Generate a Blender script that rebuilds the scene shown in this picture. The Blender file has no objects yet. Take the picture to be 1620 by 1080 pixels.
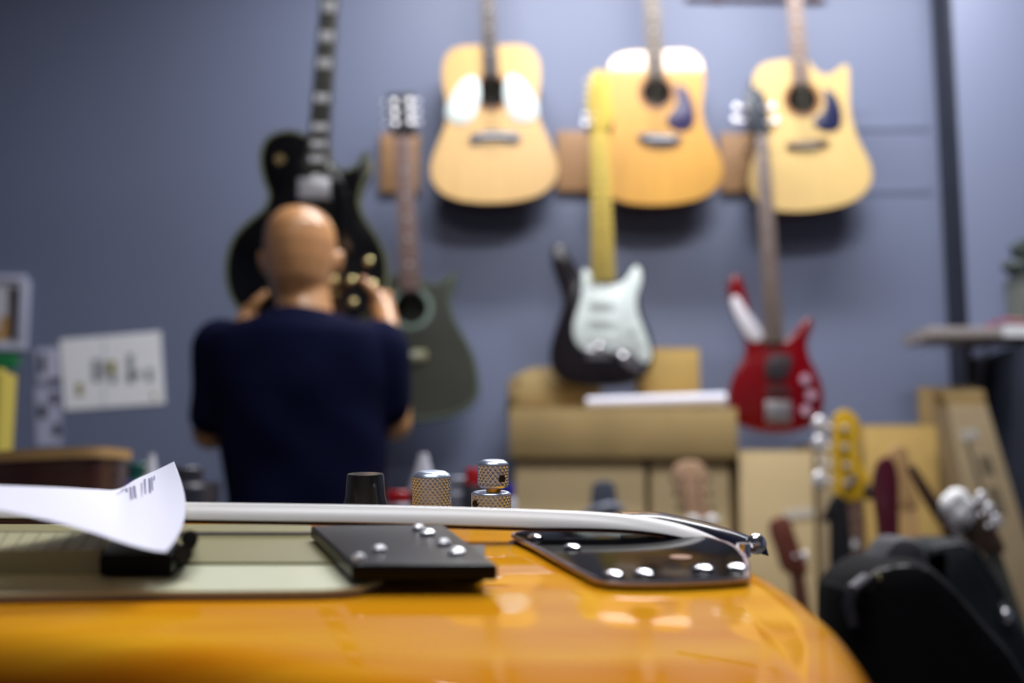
import bpy, bmesh, math, random
from mathutils import Vector, Matrix
random.seed(7)
C = bpy.context.scene
PI = math.pi
# ------------------------------------------------------------------ camera, world, lights, exposure
F = 1800.0                      # focal length in pixels of a 1620 px wide frame
PITCH = math.radians(7.5)
CAM = Vector((0, 0, 1.02))
cd = bpy.data.cameras.new('camera'); cam = bpy.data.objects.new('camera', cd)
C.collection.objects.link(cam); C.camera = cam
cam.location = CAM; cam.rotation_euler = (PI/2 + PITCH, 0, 0)
cd.sensor_width = 36; cd.lens = 36*F/1620; cd.clip_start = .02; cd.clip_end = 50
cd.dof.use_dof = True; cd.dof.focus_distance = .56
cd.dof.aperture_fstop = (cd.lens/1000)/.0078; cd.dof.aperture_blades = 0
w = bpy.data.worlds.new('world'); C.world = w; w.use_nodes = True
bg = w.node_tree.nodes['Background']; bg.inputs[0].default_value = (.72, .78, 1, 1); bg.inputs[1].default_value = .03
C.view_settings.view_transform = 'Standard'; C.view_settings.look = 'None'
C.view_settings.gamma = 1; C.view_settings.use_curve_mapping = False
C.view_settings.exposure = 0.0
LAMPS = [  # x, y, z, length x, width y, watts
    (.64, 1.72, 3.12, .98, .30, 37),
    (.6, 2.95, 3.12, 2.1, .22, 58),
    (-.1, .35, 3.12, 1.2, .30, 21)]  # unseen fill lamp, added to brighten the bench and camera-facing sides
for (lx, ly, lz, sx, sy, pw) in LAMPS:
    ld = bpy.data.lights.new('ceiling_lamp_light', 'AREA'); ld.shape = 'RECTANGLE'; ld.size = sx; ld.size_y = sy
    ld.energy = pw; ld.color = (.97, .97, 1.0)
    lo = bpy.data.objects.new('ceiling_lamp_light', ld); C.collection.objects.link(lo); lo.location = (lx, ly, lz)

# ------------------------------------------------------------------ helpers
def s2l(c): return c/12.92 if c <= .04045 else ((c+.055)/1.055)**2.4
def rgb(r, g, b): return (s2l(r/255), s2l(g/255), s2l(b/255), 1)
MATS = {}
def mat(name, col, rough=.5, metal=0, coat=0, ior=1.5, var=0, vs=8, bump=0, bs=60, stretch=(1, 1, 1), emit=0, col2=None, coatr=.05, spec=.5):
    if name in MATS: return MATS[name]
    m = bpy.data.materials.new(name); m.use_nodes = True; nt = m.node_tree
    b = nt.nodes['Principled BSDF']
    b.inputs['Base Color'].default_value = rgb(*col); b.inputs['Roughness'].default_value = rough
    b.inputs['Metallic'].default_value = metal; b.inputs['IOR'].default_value = ior; b.inputs['Coat Weight'].default_value = coat; b.inputs['Coat Roughness'].default_value = coatr
    b.inputs['Specular IOR Level'].default_value = spec
    tc = nt.nodes.new('ShaderNodeTexCoord'); mp = nt.nodes.new('ShaderNodeMapping')
    mp.inputs['Scale'].default_value = stretch; nt.links.new(tc.outputs['Object'], mp.inputs[0])
    n = nt.nodes.new('ShaderNodeTexNoise'); n.inputs['Scale'].default_value = vs; n.inputs['Detail'].default_value = 5
    nt.links.new(mp.outputs[0], n.inputs['Vector'])
    r = nt.nodes.new('ShaderNodeValToRGB')
    c1 = rgb(*col); c2 = rgb(*col2) if col2 else tuple(x*(1-var) for x in c1[:3])+(1,)
    r.color_ramp.elements[0].position = .35; r.color_ramp.elements[1].position = .65
    r.color_ramp.elements[0].color = c2; r.color_ramp.elements[1].color = c1
    nt.links.new(n.outputs['Fac'], r.inputs[0]); nt.links.new(r.outputs[0], b.inputs['Base Color'])
    if bump:
        n2 = nt.nodes.new('ShaderNodeTexNoise'); n2.inputs['Scale'].default_value = bs; nt.links.new(mp.outputs[0], n2.inputs['Vector'])
        bp = nt.nodes.new('ShaderNodeBump'); bp.inputs['Strength'].default_value = bump; bp.inputs['Distance'].default_value = .004
        nt.links.new(n2.outputs['Fac'], bp.inputs['Height']); nt.links.new(bp.outputs[0], b.inputs['Normal'])
    if emit:
        b.inputs['Emission Color'].default_value = (1, 1, 1, 1); b.inputs['Emission Strength'].default_value = emit
    MATS[name] = m; return m
WALL = mat('wall_paint', (113, 121, 147), .5, var=.06, vs=1.2, bump=.08, bs=40)
SIDESHADE = mat('column_side_shade', (24, 28, 42), .5, var=.2)
FLOOR = mat('floor_concrete', (86, 82, 80), .6, var=.2, vs=3)
CEIL = mat('ceiling_paint', (190, 192, 200), .8, var=.05)
SPRUCE1 = mat('spruce_top_pale', (222, 178, 108), .35, coat=.8, var=.1, vs=10, stretch=(12, 1, .6), coatr=.25)
SPRUCE2 = mat('spruce_top_amber', (216, 160, 70), .3, coat=1, var=.12, vs=10, stretch=(12, 1, .6), coatr=.04)
SPRUCE3 = mat('spruce_top_blond', (222, 188, 122), .4, coat=.3, var=.08, vs=10, stretch=(12, 1, .6), coatr=.2)
MAHOG = mat('mahogany_side', (70, 34, 22), .35, coat=.4, var=.35, vs=12, stretch=(1, 1, 8))
GREENTOP = mat('dark_green_top', (56, 58, 48), .45, coat=.15, var=.3, vs=6)
GREENBIND = mat('grey_green_trim', (120, 136, 126), .4)
BLACKG = mat('gloss_black', (10, 10, 12), .15, coat=.6, var=.1)
BLACKS = mat('strat_black_lacquer', (24, 19, 24), .2, coat=.5)
BLACKM = mat('matt_black', (16, 16, 20), .6, var=.2)
CREAMB = mat('aged_cream_binding', (112, 120, 80), .4)
EBONY = mat('ebony_board', (70, 72, 66), .4, var=.2)
ROSEW = mat('rosewood_board', (104, 84, 78), .45, var=.25, vs=20, stretch=(4, 1, 1))
ROSEG = mat('worn_rosewood_board', (132, 120, 112), .4, var=.2, vs=20)
MAPLE = mat('yellow_maple', (214, 186, 84), .55, var=.08, vs=8, stretch=(6, 1, 1), spec=.2)
MAPLE2 = mat('amber_maple', (236, 186, 40), .3, coat=.5, var=.1, vs=8)
PEARL = mat('pearl_inlay', (230, 232, 236), .2)
CHROME = mat('chrome', (235, 235, 240), .16, metal=1)
BRIGHT = mat('polished_nickel', (250, 250, 255), .3, metal=.55)
STEEL = mat('string_steel', (130, 126, 116), .4, metal=1)
GOLD = mat('gold_metal', (240, 226, 164), .25, metal=1)
WHITEG = mat('white_guard', (226, 236, 232), .3, coat=.3)
PURPLEG = mat('dark_purple_guard', (56, 50, 86), .3)
NAVYG = mat('dark_navy_guard', (38, 42, 74), .3)
RED = mat('red_lacquer', (118, 2, 12), .2, coat=.35, var=.25, vs=4)
CARD = mat('cardboard', (206, 182, 136), .75, var=.12, vs=4, bump=.1)
CARD2 = mat('cardboard_worn', (170, 144, 94), .8, var=.2, vs=5, bump=.15)
CARD3 = mat('cardboard_yellowish', (196, 162, 92), .8, var=.18, vs=5)
CARDD = mat('cardboard_grey_brown', (166, 146, 112), .8, var=.2, vs=4)
TAPE = mat('clear_packing_tape', (158, 130, 84), .25)
PRINTC = mat('grey_box_print', (112, 100, 80), .8)
WHITEP = mat('white_paper', (252, 252, 255), .7, var=.03)
INK = mat('printed_ink', (66, 66, 84), .7)
PLY = mat('plywood_block', (176, 134, 92), .6, var=.15, vs=10, stretch=(1, 1, 5))
SKIN = mat('skin', (204, 148, 98), .32, var=.1, vs=10, spec=.6, coat=.35, coatr=.2)
NAVY = mat('navy_shirt_cotton', (11, 15, 44), .95, spec=.1, var=.15, vs=14, bump=.2, bs=200)
DENIM = mat('dark_denim', (36, 42, 60), .85, var=.2, vs=30)
SHOE = mat('shoe_leather', (30, 26, 24), .5)
EYEW = mat('eye_white', (235, 232, 228), .2)
LENSG = mat('lamp_diffuser', (240, 240, 240), .4, emit=2.5)
HOUSING = mat('lamp_housing', (215, 215, 215), .4)

class MB:
    def __init__(s): s.bm = bmesh.new()
    def face(s, vs):
        try: return s.bm.faces.new(vs)
        except ValueError: return None
    def ring(s, pts): return [s.bm.verts.new(p) for p in pts]
    def bridge(s, a, b):
        n = len(a)
        for i in range(n): s.face((a[i], a[(i+1) % n], b[(i+1) % n], b[i]))
    def loft(s, rings, caps=True):
        rs = [s.ring(r) for r in rings]
        for a, b in zip(rs, rs[1:]): s.bridge(a, b)
        if caps: s.face(rs[0][::-1]); s.face(rs[-1])
        return s
    def box(s, a, b, bev=0):
        x0, y0, z0 = [min(a[i], b[i]) for i in range(3)]; x1, y1, z1 = [max(a[i], b[i]) for i in range(3)]
        return s.slab([(x0, z0), (x1, z0), (x1, z1), (x0, z1)], y0, y1, bev)
    def slab(s, xz, y0, y1, bev=0):        # outline in x,z with thickness along y
        ar = sum(xz[i][0]*xz[(i+1) % len(xz)][1]-xz[(i+1) % len(xz)][0]*xz[i][1] for i in range(len(xz)))
        if ar < 0: xz = xz[::-1]
        mk = lambda o, y: [(p[0], y, p[1]) for p in o]
        if bev <= 0: return s.loft([mk(xz, y0), mk(xz, y1)])
        h = inset(xz, bev*.3); f = inset(xz, bev)
        return s.loft([mk(f, y0), mk(h, y0+bev*.3), mk(xz, y0+bev), mk(xz, y1-bev), mk(h, y1-bev*.3), mk(f, y1)])
    def cyl(s, a, b, r0, r1=None, n=16, caps=True):
        a = Vector(a); b = Vector(b); r1 = r0 if r1 is None else r1
        d = (b-a).normalized(); u = d.orthogonal().normalized(); v = d.cross(u)
        cr = lambda c, r: [c+(u*math.cos(t)+v*math.sin(t))*r for t in [2*PI*i/n for i in range(n)]]
        return s.loft([cr(a, r0), cr(b, r1)], caps)
    def tube(s, pts, r, n=10):
        pts = [Vector(p) for p in pts]; rs = []; u = None
        for i, p in enumerate(pts):
            d = (pts[min(i+1, len(pts)-1)]-pts[max(i-1, 0)]).normalized()
            u = d.orthogonal().normalized() if u is None else (u-d*u.dot(d)).normalized(); v = d.cross(u)
            rr = r[i] if isinstance(r, (list, tuple)) else r
            rs.append([p+(u*math.cos(t)+v*math.sin(t))*rr for t in [2*PI*k/n for k in range(n)]])
        return s.loft(rs)
    def ball(s, c, r, seg=16, M=None):
        m = Matrix.Translation(Vector(c)) @ (M or Matrix()) @ Matrix.Diagonal((*((r, r, r) if not isinstance(r, (tuple, list)) else r), 1))
        bmesh.ops.create_uvsphere(s.bm, u_segments=seg, v_segments=max(6, seg*2//3), radius=1, matrix=m); return s
    def cap(s, a, ra, b, rb, n=16):         # tapered capsule
        s.cyl(a, b, ra, rb, n); s.ball(a, ra, n); s.ball(b, rb, n); return s
    def lathe(s, c, axis, prof, n=32):      # prof: (radius, height along axis)
        c = Vector(c); d = Vector(axis).normalized(); u = d.orthogonal().normalized(); v = d.cross(u)
        return s.loft([[c+d*h+(u*math.cos(t)+v*math.sin(t))*max(r, 1e-5) for t in [2*PI*k/n for k in range(n)]] for r, h in prof])

def inset(o, d):
    n = len(o); res = []
    for i in range(n):
        p, q, r = Vector(o[i-1]), Vector(o[i]), Vector(o[(i+1) % n])
        e1 = (q-p); e2 = (r-q)
        if e1.length < 1e-9: e1 = e2
        if e2.length < 1e-9: e2 = e1
        e1.normalize(); e2.normalize()
        n1 = Vector((-e1.y, e1.x)); n2 = Vector((-e2.y, e2.x)); m = n1+n2
        if m.length < 1e-4: m = n1.copy()
        m.normalize(); k = d/max(.5, m.dot(n1)); res.append((q.x+m.x*k, q.y+m.y*k))
    return res
def smooth(pts, k=5):
    n = len(pts); out = []
    for i in range(n):
        p0, p1, p2, p3 = [Vector(pts[(i+j-1) % n]) for j in range(4)]
        for s in range(k):
            t = s/k
            out.append(tuple(.5*((2*p1)+(p2-p0)*t+(2*p0-5*p1+4*p2-p3)*t*t+(3*p1-p0-3*p2+p3)*t**3)))
    return out
ORG = {}
def obj(name, mb, m, parent=None, label=None, ang=35):
    bm = mb.bm; bmesh.ops.recalc_face_normals(bm, faces=bm.faces)
    if parent is not None: bmesh.ops.translate(bm, verts=bm.verts, vec=-ORG[parent.name])
    me = bpy.data.meshes.new(name); bm.to_mesh(me); bm.free()
    for p in me.polygons: p.use_smooth = True
    me.set_sharp_from_angle(angle=math.radians(ang))
    me.materials.append(m)
    o = bpy.data.objects.new(name, me); C.collection.objects.link(o)
    if parent is not None:
        o.parent = parent; ORG[o.name] = ORG[parent.name]
    else: ORG[o.name] = Vector((0, 0, 0))
    if label: o['label'] = label
    return o
def thing(name, label, cat, loc, group=None):
    o = bpy.data.objects.new(name, None); C.collection.objects.link(o); o.location = loc; o.empty_display_size = .05
    ORG[o.name] = Vector(loc); o['label'] = label; o['category'] = cat
    if group: o['group'] = group
    return o
def single(name, mb, m, label, cat, group=None, ang=35):   # a thing that is one mesh, origin at its base
    vs = [v.co.copy() for v in mb.bm.verts]
    base = Vector((sum(v.x for v in vs)/len(vs), sum(v.y for v in vs)/len(vs), min(v.z for v in vs)))
    bmesh.ops.translate(mb.bm, verts=mb.bm.verts, vec=-base)
    o = obj(name, mb, m, None, label, ang); o.location = base; o['category'] = cat; ORG[o.name] = base
    if group: o['group'] = group
    return o
def struct(name, mb, m):
    o = obj(name, mb, m); o['kind'] = 'structure'; return o
cp, sp = math.cos(PITCH), math.sin(PITCH)
def ray(px, py):
    a = (px-810)/F; b = (540-py)/F
    return Vector((a, cp-b*sp, sp+b*cp))
def W(px, py, Y):
    d = ray(px, py); return CAM + d*(Y/d.y)
def XZ(pts, Y): return [(W(x, y, Y).x, W(x, y, Y).z) for x, y in pts]
def PX(Y): return Y/F          # metres per pixel at depth Y

# ------------------------------------------------------------------ the room
D = 3.7
struct('floor', MB().box((-3.2, -2.6, -.1), (3.2, D+.2, 0)), FLOOR)
struct('wall_back', MB().box((-3.2, D, 0), (3.2, D+.2, 3.2)), WALL)
struct('ceiling', MB().box((-3.2, -2.6, 3.2), (3.2, D+.2, 3.3)), CEIL)
struct('wall_left', MB().box((-3.2, -2.6, 0), (-3.0, D, 3.2)), WALL)
struct('wall_front', MB().box((-3.0, -2.6, 0), (3.0, -2.4, 3.2)), mat('pale_wall_paint', (176, 174, 178), .7, var=.04, vs=1.5))
struct('wall_right', MB().box((3.0, -2.6, 0), (3.2, D, 3.2)), WALL)
XC = W(1519, 250, 3.55).x
struct('wall_column', MB().box((XC, 3.55, 0), (2.999, D, 3.2), .002), WALL)
struct('column_shade', MB().box((XC-.012, 3.552, 0), (XC, D, 3.2), .001), SIDESHADE)  # thin cladding, coloured dark to stand in for the column's shaded side
struct('trim_2', MB().box((1.0, D-.004, W(0, 207, D).z), (1.4, D, W(0, 193, D).z), .001), WALL)
struct('trim_3', MB().box((1.0, D-.004, W(0, 306, D).z), (1.4, D, W(0, 294, D).z), .001), WALL)
for i, (lx, ly, lz, sx, sy, pw) in enumerate(LAMPS):
    t = thing('ceiling_light', ['short ceiling light between the workbench and the guitar wall', 'long ceiling light close to the guitar wall', 'added fill light above the workbench'][i], 'light', (lx, ly, 3.2))
    obj('housing', MB().box((lx-sx/2-.04, ly-sy/2-.03, 3.15), (lx+sx/2+.04, ly+sy/2+.03, 3.2), .006), HOUSING, t)
    obj('diffuser', MB().box((lx-sx/2, ly-sy/2, 3.13), (lx+sx/2, ly+sy/2, 3.15), .004), LENSG, t)
o = single('hanging_rail', MB().cyl(W(1085, -3, 3.688), W(1306, 0, 3.688), .006, n=8).box(W(1130, 1, 3.684), W(1138, -22, 3.70)).box(W(1284, 3, 3.684), W(1292, -22, 3.70)),
           mat('rail_brown', (92, 72, 74), .5, metal=.4), 'thin brown rail on the wall above the two right acoustic guitars', 'rail')

# ------------------------------------------------------------------ acoustic guitars
HALF = [(0, .12), (0, .42), (.02, .6), (.07, .72), (.15, .77), (.24, .765), (.33, .725), (.41, .71), (.5, .75), (.6, .86), (.7, .96), (.79, 1.0), (.87, .95), (.935, .8), (.975, .58), (.995, .3), (1, .1)]
def frame(T, B):
    T = Vector(T); B = Vector(B); a = (B-T); L = a.length; a = a/L; r = Vector((-a.y, a.x))*-1
    if r.x < 0: r = -r
    return T, a, r, L
def acoustic(label, T, B, hw, Yf, top, side, right=None, N=None, headtop=None, nw=(20, 26), board=ROSEW, hole=.30, hr=20, holecol=None, cat='acoustic guitar', group=None, thick=.105, bind=None, hstock=mat('dark_head', (44, 40, 40), .4), tuner=CHROME, headlen=80, inl=True, post=.0042, spread=.55, hwid=1):
    """T, B: pixels of body top and bottom on the centre line; N: pixel of the nut"""
    T0, a, r, L = frame(T, B)
    q = lambda t, s: tuple(T0+a*(t*L)+r*(s*hw))       # body coordinates to pixels
    lf = [q(t, -s) for t, s in HALF]; rt = [q(t, s) for t, s in (right or HALF)]
    out = smooth(lf[::-1]+rt, 4)
    xz = XZ(out, Yf)
    org = W(B[0], B[1], Yf); org.y = Yf+thick/2
    root = thing('acoustic_guitar', label, cat, org, group)
    # shell: sides and back
    sh = MB(); n = len(xz)
    if sum(xz[i][0]*xz[(i+1) % n][1]-xz[(i+1) % n][0]*xz[i][1] for i in range(n)) < 0: xz = xz[::-1]
    mk = lambda o, y: [(p[0], y, p[1]) for p in o]
    rs = [sh.ring(mk(xz, Yf+.003)), sh.ring(mk(xz, Yf+thick-.006)), sh.ring(mk(inset(xz, .005), Yf+thick))]
    sh.bridge(rs[0], rs[1]); sh.bridge(rs[1], rs[2]); sh.face(rs[2]); obj('body', sh, side, root)
    # soundboard with a real hole
    hc = W(*q(hole, 0), Yf); R = hr*PX(Yf)
    sb = MB(); hcx, hcz = hc.x, hc.z
    def circ(R, y): return [(hcx+(p[0]-hcx)/math.hypot(p[0]-hcx, p[1]-hcz)*R, y, hcz+(p[1]-hcz)/math.hypot(p[0]-hcx, p[1]-hcz)*R) for p in xz]
    A = sb.ring(mk(inset(xz, .002), Yf)); A2 = sb.ring(mk(xz, Yf+.003)); Bq = sb.ring(circ(R, Yf)); B2 = sb.ring(circ(R, Yf+.004))
    sb.bridge(A2, A); sb.bridge(A, Bq); sb.bridge(Bq, B2); obj('soundboard', sb, top, root)
    if bind:
        bb = MB(); a1 = bb.ring(mk(xz, Yf-.0015)); b1 = bb.ring(mk(inset(xz, .007), Yf-.0015)); c1 = bb.ring(mk(xz, Yf+.008)); bb.bridge(a1, b1); bb.bridge(c1, a1); obj('binding', bb, bind, root)
    rr = MB(); a1 = rr.ring(circ(R*1.0, Yf-.001)); b1 = rr.ring(circ(R*1.28, Yf-.001)); c1 = rr.ring(circ(R*1.28, Yf+.001)); rr.bridge(a1, b1); rr.bridge(b1, c1)
    obj('rosette', rr, holecol or mat('brown_rosette', (150, 104, 66), .4), root)
    # neck
    N = Vector(N); e = Vector(q(hole, 0)); e = e-(e-N).normalized()*hr*.95
    neck(root, N, e, nw[0], nw[1], Yf, board, mat('neck_wood', (150, 96, 58), .4), inl)
    dn = (N-e).normalized(); rn = Vector((-dn.y, dn.x)); rn = rn if rn.x > 0 else -rn
    hd = [N-rn*nw[0]*.5, N+dn*headlen*.15-rn*nw[0]*.85*hwid, N+dn*headlen-rn*nw[0]*.95*hwid, N+dn*headlen*1.02+rn*nw[0]*.95*hwid, N+dn*headlen*.15+rn*nw[0]*.85*hwid, N+rn*nw[0]*.5]
    obj('headstock', MB().slab(XZ([tuple(p) for p in hd], Yf), Yf-.008, Yf+.008, .002), hstock, root)
    for sgn in (-1, 1):
        for k in range(3):
            p = N+dn*headlen*(.28+.26*k)+rn*sgn*nw[0]*spread
            tune(root, p, rn*sgn, Yf, tuner, 8.0 if post < .005 else 4.0, post)
    strings(root, N, Vector(q(hole+.36, 0)), nw[0]*.75, nw[1]*.95, Yf-.012, 6)
    return root, q
def tune(root, p, side, Yf, m, rb=8.0, post=.0042):
    m = BRIGHT if m is CHROME else m
    mb = MB(); c = W(p[0], p[1], Yf-.02); mb.cyl(W(p[0], p[1], Yf-.004), c, .0035, n=10); mb.ball(c, (post, min(post, .007), post), 12)
    e = W(p[0]+side[0]*15, p[1]+side[1]*15, Yf+.004); s0 = W(p[0], p[1], Yf-.004)
    mb.cyl(s0, e, .0025, n=8); mb.ball(e, (rb*PX(Yf)*.75, .005, rb*PX(Yf)), 12)
    return obj('tuner', mb, m, root)
def neck(root, N, e, w0, w1, Yf, board, wood, inl=True, frets=15, inlm=None, inls=(3, 5, 7, 9, 12), size=1.0, off=-.008):
    N = Vector(N); e = Vector(e); d = (e-N); L = d.length; d /= L; r = Vector((-d.y, d.x)); r = r if r.x > 0 else -r
    qd = [N-r*w0/2, N+r*w0/2, e+r*w1/2, e-r*w1/2]
    xz = XZ([tuple(p) for p in qd], Yf)
    obj('fretboard', MB().slab(xz, Yf+off, Yf+off+.007, .001), board, root)
    mb = MB(); rings = []
    for i in range(9):
        t = i/8; c = N+d*L*t; wv = (w0+(w1-w0)*t)/2; P = W(c.x, c.y, Yf); hw_ = wv*PX(Yf)
        rx = W(c.x+r.x*wv, c.y+r.y*wv, Yf)-P
        rings.append([P+rx*math.cos(a)+Vector((0, off+.007+.02*math.sin(a), 0)) for a in [PI*k/8 for k in range(9)]])
    mb.loft(rings); obj('neck', mb, wood, root)
    for k in range(frets+1 if frets > 1 else 0):
        fr = MB()
        t = (1-2**(-k/12))/(1-2**(-frets/12)); c = N+d*L*t*.985; wv = (w0+(w1-w0)*t)/2
        fr.cyl(W(c.x-r.x*wv, c.y-r.y*wv, Yf+off-.0005), W(c.x+r.x*wv, c.y+r.y*wv, Yf+off-.0005), .0011, n=6)
        obj('fret', fr, STEEL, root)
    if inl:
        for k in inls:
            if k > frets: continue
            t0 = (1-2**(-(k-.5)/12))/(1-2**(-frets/12)); c = N+d*L*t0*.985
            rr_ = PX(Yf)*w0*.13*size
            obj('inlay', MB().cyl(W(c.x, c.y, Yf+off-.0012), W(c.x, c.y, Yf+off+.001), rr_, n=12), inlm or PEARL, root)
    return root
def strings(root, N, e, w0, w1, Ys, n):
    N = Vector(N); e = Vector(e); d = (e-N).normalized(); r = Vector((-d.y, d.x))
    for i in range(n):
        s = (i/(n-1)-.5)
        obj('string', MB().cyl(W(*(N+r*s*w0), Ys), W(*(e+r*s*w1), Ys), .0006, n=5), STEEL, root)
def disc(root, name, c, rad, Yf, th, m, n=20, rz=1):
    P = W(c[0], c[1], Yf)
    mb = MB().loft([[P+Vector((math.cos(a)*rad*PX(Yf), y, math.sin(a)*rad*rz*PX(Yf))) for a in [2*PI*k/n for k in range(n)]] for y in (0, -th)])
    return obj(name, mb, m, root)
def plate(root, name, pts, Yf, th, m, bev=.0008, sm=True, label=None):
    o = smooth(pts, 4) if sm else pts
    return obj(name, MB().slab(XZ(o, Yf), Yf-th, Yf, bev), m, root, label)
AY = 3.53
g, q = acoustic('natural acoustic guitar with two white pickguard wings, leftmost of the top row', (776, 71), (783, 321), 101, AY, SPRUCE1, MAHOG, N=(767, -105), nw=(21, 25), board=mat('grey_brown_board', (100, 92, 92), .4), hr=26, hole=.3, group=None)
for s in (-1, 1):
    cx, cy = q(.345, s*.45)
    pl = [(cx+s*dx*1.12, cy+dy*1.12) for dx, dy in [(-20, -30), (-8, -32), (6, -22), (22, 6), (24, 22), (14, 32), (-2, 33), (-14, 26), (-21, 8), (-24, -8)]]
    plate(g, 'pickguard', pl, AY-.0005, .0025, WHITEG, label='white wing shaped pickguard')
br = plate(g, 'bridge', [q(.56, -.33), q(.555, -.2), q(.545, 0), q(.555, .2), q(.56, .4), q(.61, .42), q(.62, .28), q(.6, .1), q(.6, -.1), q(.62, -.25), q(.61, -.36)], AY, .009, mat('grey_bridge', (112, 108, 112), .3))
obj('saddle', MB().box(W(*q(.565, -.2), AY-.009), W(*q(.58, .3), AY-.013)), PEARL, br)

g, q = acoustic('amber acoustic guitar with teardrop dark purple pickguard, middle of the top row', (1036, 80), (1046, 324), 100, AY, SPRUCE2, MAHOG, N=(1026, -98), nw=(24, 27), board=ROSEG, hr=24, hole=.27)
plate(g, 'pickguard', [(1070, 134), (1085, 141), (1094, 158), (1099, 181), (1096, 199), (1084, 207), (1066, 205), (1055, 194), (1058, 182), (1067, 172), (1071, 156)], AY-.0005, .0025, PURPLEG)
br = plate(g, 'bridge', [(1010, 213), (1030, 212), (1060, 215), (1076, 216), (1074, 226), (1050, 231), (1025, 228), (1012, 222)], AY, .009, mat('slate_bridge', (74, 74, 92), .35))
obj('saddle', MB().box(W(1024, 216, AY-.009), W(1066, 219, AY-.012)), PEARL, br)

CUT = [(0, .12), (.09, .28), (.125, .42), (.11, .58), (.075, .72), (.09, .80), (.16, .80), (.25, .78), (.33, .76), (.41, .76), (.5, .79)]+HALF[9:]
g, q = acoustic('pale cutaway acoustic guitar with navy pickguard, rightmost of the top row', (1262, 92), (1288, 333), 98, AY, SPRUCE3, MAHOG, right=CUT, N=(1250, -84), nw=(22, 26), board=mat('taupe_board', (150, 126, 116), .45), hr=25, hole=.27)
plate(g, 'pickguard', [(1303, 140), (1320, 149), (1330, 170), (1332, 192), (1324, 206), (1303, 208), (1287, 197), (1291, 185), (1301, 177), (1305, 161)], AY-.0005, .0025, NAVYG)
br = plate(g, 'bridge', [(1245, 227), (1270, 224), (1295, 221), (1309, 222), (1308, 229), (1285, 234), (1262, 236), (1246, 235)], AY, .009, mat('dark_brown_bridge', (62, 42, 40), .4))
obj('saddle', MB().box(W(1258, 227, AY-.009), W(1296, 230, AY-.012)), mat('bone', (190, 170, 150), .5), br)

GY = 3.47
CUT2 = [(0, .12), (.05, .22), (.085, .40), (.06, .58), (.02, .70), (.04, .76), (.12, .70), (.2, .64), (.28, .66), (.36, .72), (.45, .82), (.55, .92), (.64, .98)]+HALF[11:]
g, q = acoustic('dark green cutaway acoustic guitar hanging beside the man in navy', (646, 432), (664, 664), 98, GY, GREENTOP, mat('dark_green_side', (44, 50, 40), .4), right=CUT2, N=(637, 213), nw=(24, 32), board=mat('reddish_board', (138, 112, 106), .4), hr=27, hole=.235, holecol=GREENBIND, bind=mat('dull_green_binding', (92, 104, 84), .5), hstock=mat('black_head', (40, 42, 48), .4), headlen=64, thick=.09, post=.0125, spread=.5, hwid=.95)
br = plate(g, 'bridge', [(628, 555), (645, 556), (672, 554), (674, 568), (655, 571), (630, 572)], GY, .009, mat('olive_bridge', (150, 150, 112), .4))
obj('saddle', MB().box(W(638, 560, GY-.009), W(666, 562, GY-.012)), PEARL, br)

# hanger blocks
def hanger(px0, px1, py0, py1, nx, ny, Yg, label):
    a = W(px0, py0, D); b = W(px1, py1, D)
    t = thing('wall_hanger', label, 'guitar hanger', ((a.x+b.x)/2, D, min(a.z, b.z)), 'wooden hanger blocks screwed to the wall')
    obj('wood_block', MB().box((a.x, D-.02, a.z), (b.x, D-.0005, b.z), .003), PLY, t)
    P = W(nx, ny, Yg); z = P.z; cx = P.x
    obj('hook', MB().tube([(min(max(cx, a.x+.02), b.x-.02), D-.02, z), (cx, D-.07, z), (cx, Yg+.05, z)], .005).tube([(cx-.034, Yg-.025, z+.006), (cx-.034, Yg+.035, z), (cx, Yg+.05, z), (cx+.034, Yg+.035, z), (cx+.034, Yg-.025, z+.006)], .0055), BLACKM, t)
    for k in (.12, .88): obj('screw', MB().cyl(((a.x+b.x)/2, D-.023, a.z+(b.z-a.z)*k), ((a.x+b.x)/2, D-.019, a.z+(b.z-a.z)*k), .006, n=10), BLACKM, t)
    return t
hanger(603, 664, 213, 306, 638, 206, GY, 'plywood hanger block behind the neck of the dark green acoustic guitar')
hanger(880, 1008, 210, 305, 949, 205, 3.43, 'plywood hanger block holding the black and white electric guitar')
hanger(1137, 1262, 213, 306, 1205, 203, 3.43, 'plywood hanger block holding the red bass')
for nx, ny, lb in ((767, -108, 'leftmost'), (1026, -101, 'middle'), (1250, -87, 'rightmost')):
    hanger(nx-32, nx+32, ny-30, ny+30, nx, ny+2, AY, 'plywood hanger block holding the head of the %s top row acoustic guitar' % lb)

# ------------------------------------------------------------------ black and white electric guitar
EY = 3.43
t = thing('electric_guitar', 'black electric guitar with white pickguard and yellow maple neck', 'electric guitar', W(950, 612, EY+.02))
body = [(930, 440), (915, 430), (900, 408), (890, 394), (879, 390), (872, 400), (874, 425), (884, 455), (890, 480), (884, 505), (874, 535), (869, 562), (874, 588), (892, 604), (925, 612), (965, 613), (1000, 607), (1022, 592), (1031, 570), (1030, 545), (1020, 515), (1011, 490), (1010, 468), (1016, 445), (1014, 426), (1005, 418), (996, 428), (985, 443), (968, 452), (948, 450)]
plate(t, 'body', body, EY+.022, .042, BLACKS, .007)
pg = plate(t, 'pickguard', [(922, 428), (932, 430), (948, 450), (968, 452), (988, 444), (1000, 426), (1008, 421), (1014, 430), (1014, 448), (1007, 470), (1008, 492), (1016, 515), (1027, 548), (1029, 566), (1020, 574), (1004, 562), (990, 553), (970, 558), (945, 560), (922, 552), (909, 535), (908, 510), (917, 480), (921, 455)], EY-.02, .0025, WHITEG)
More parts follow.
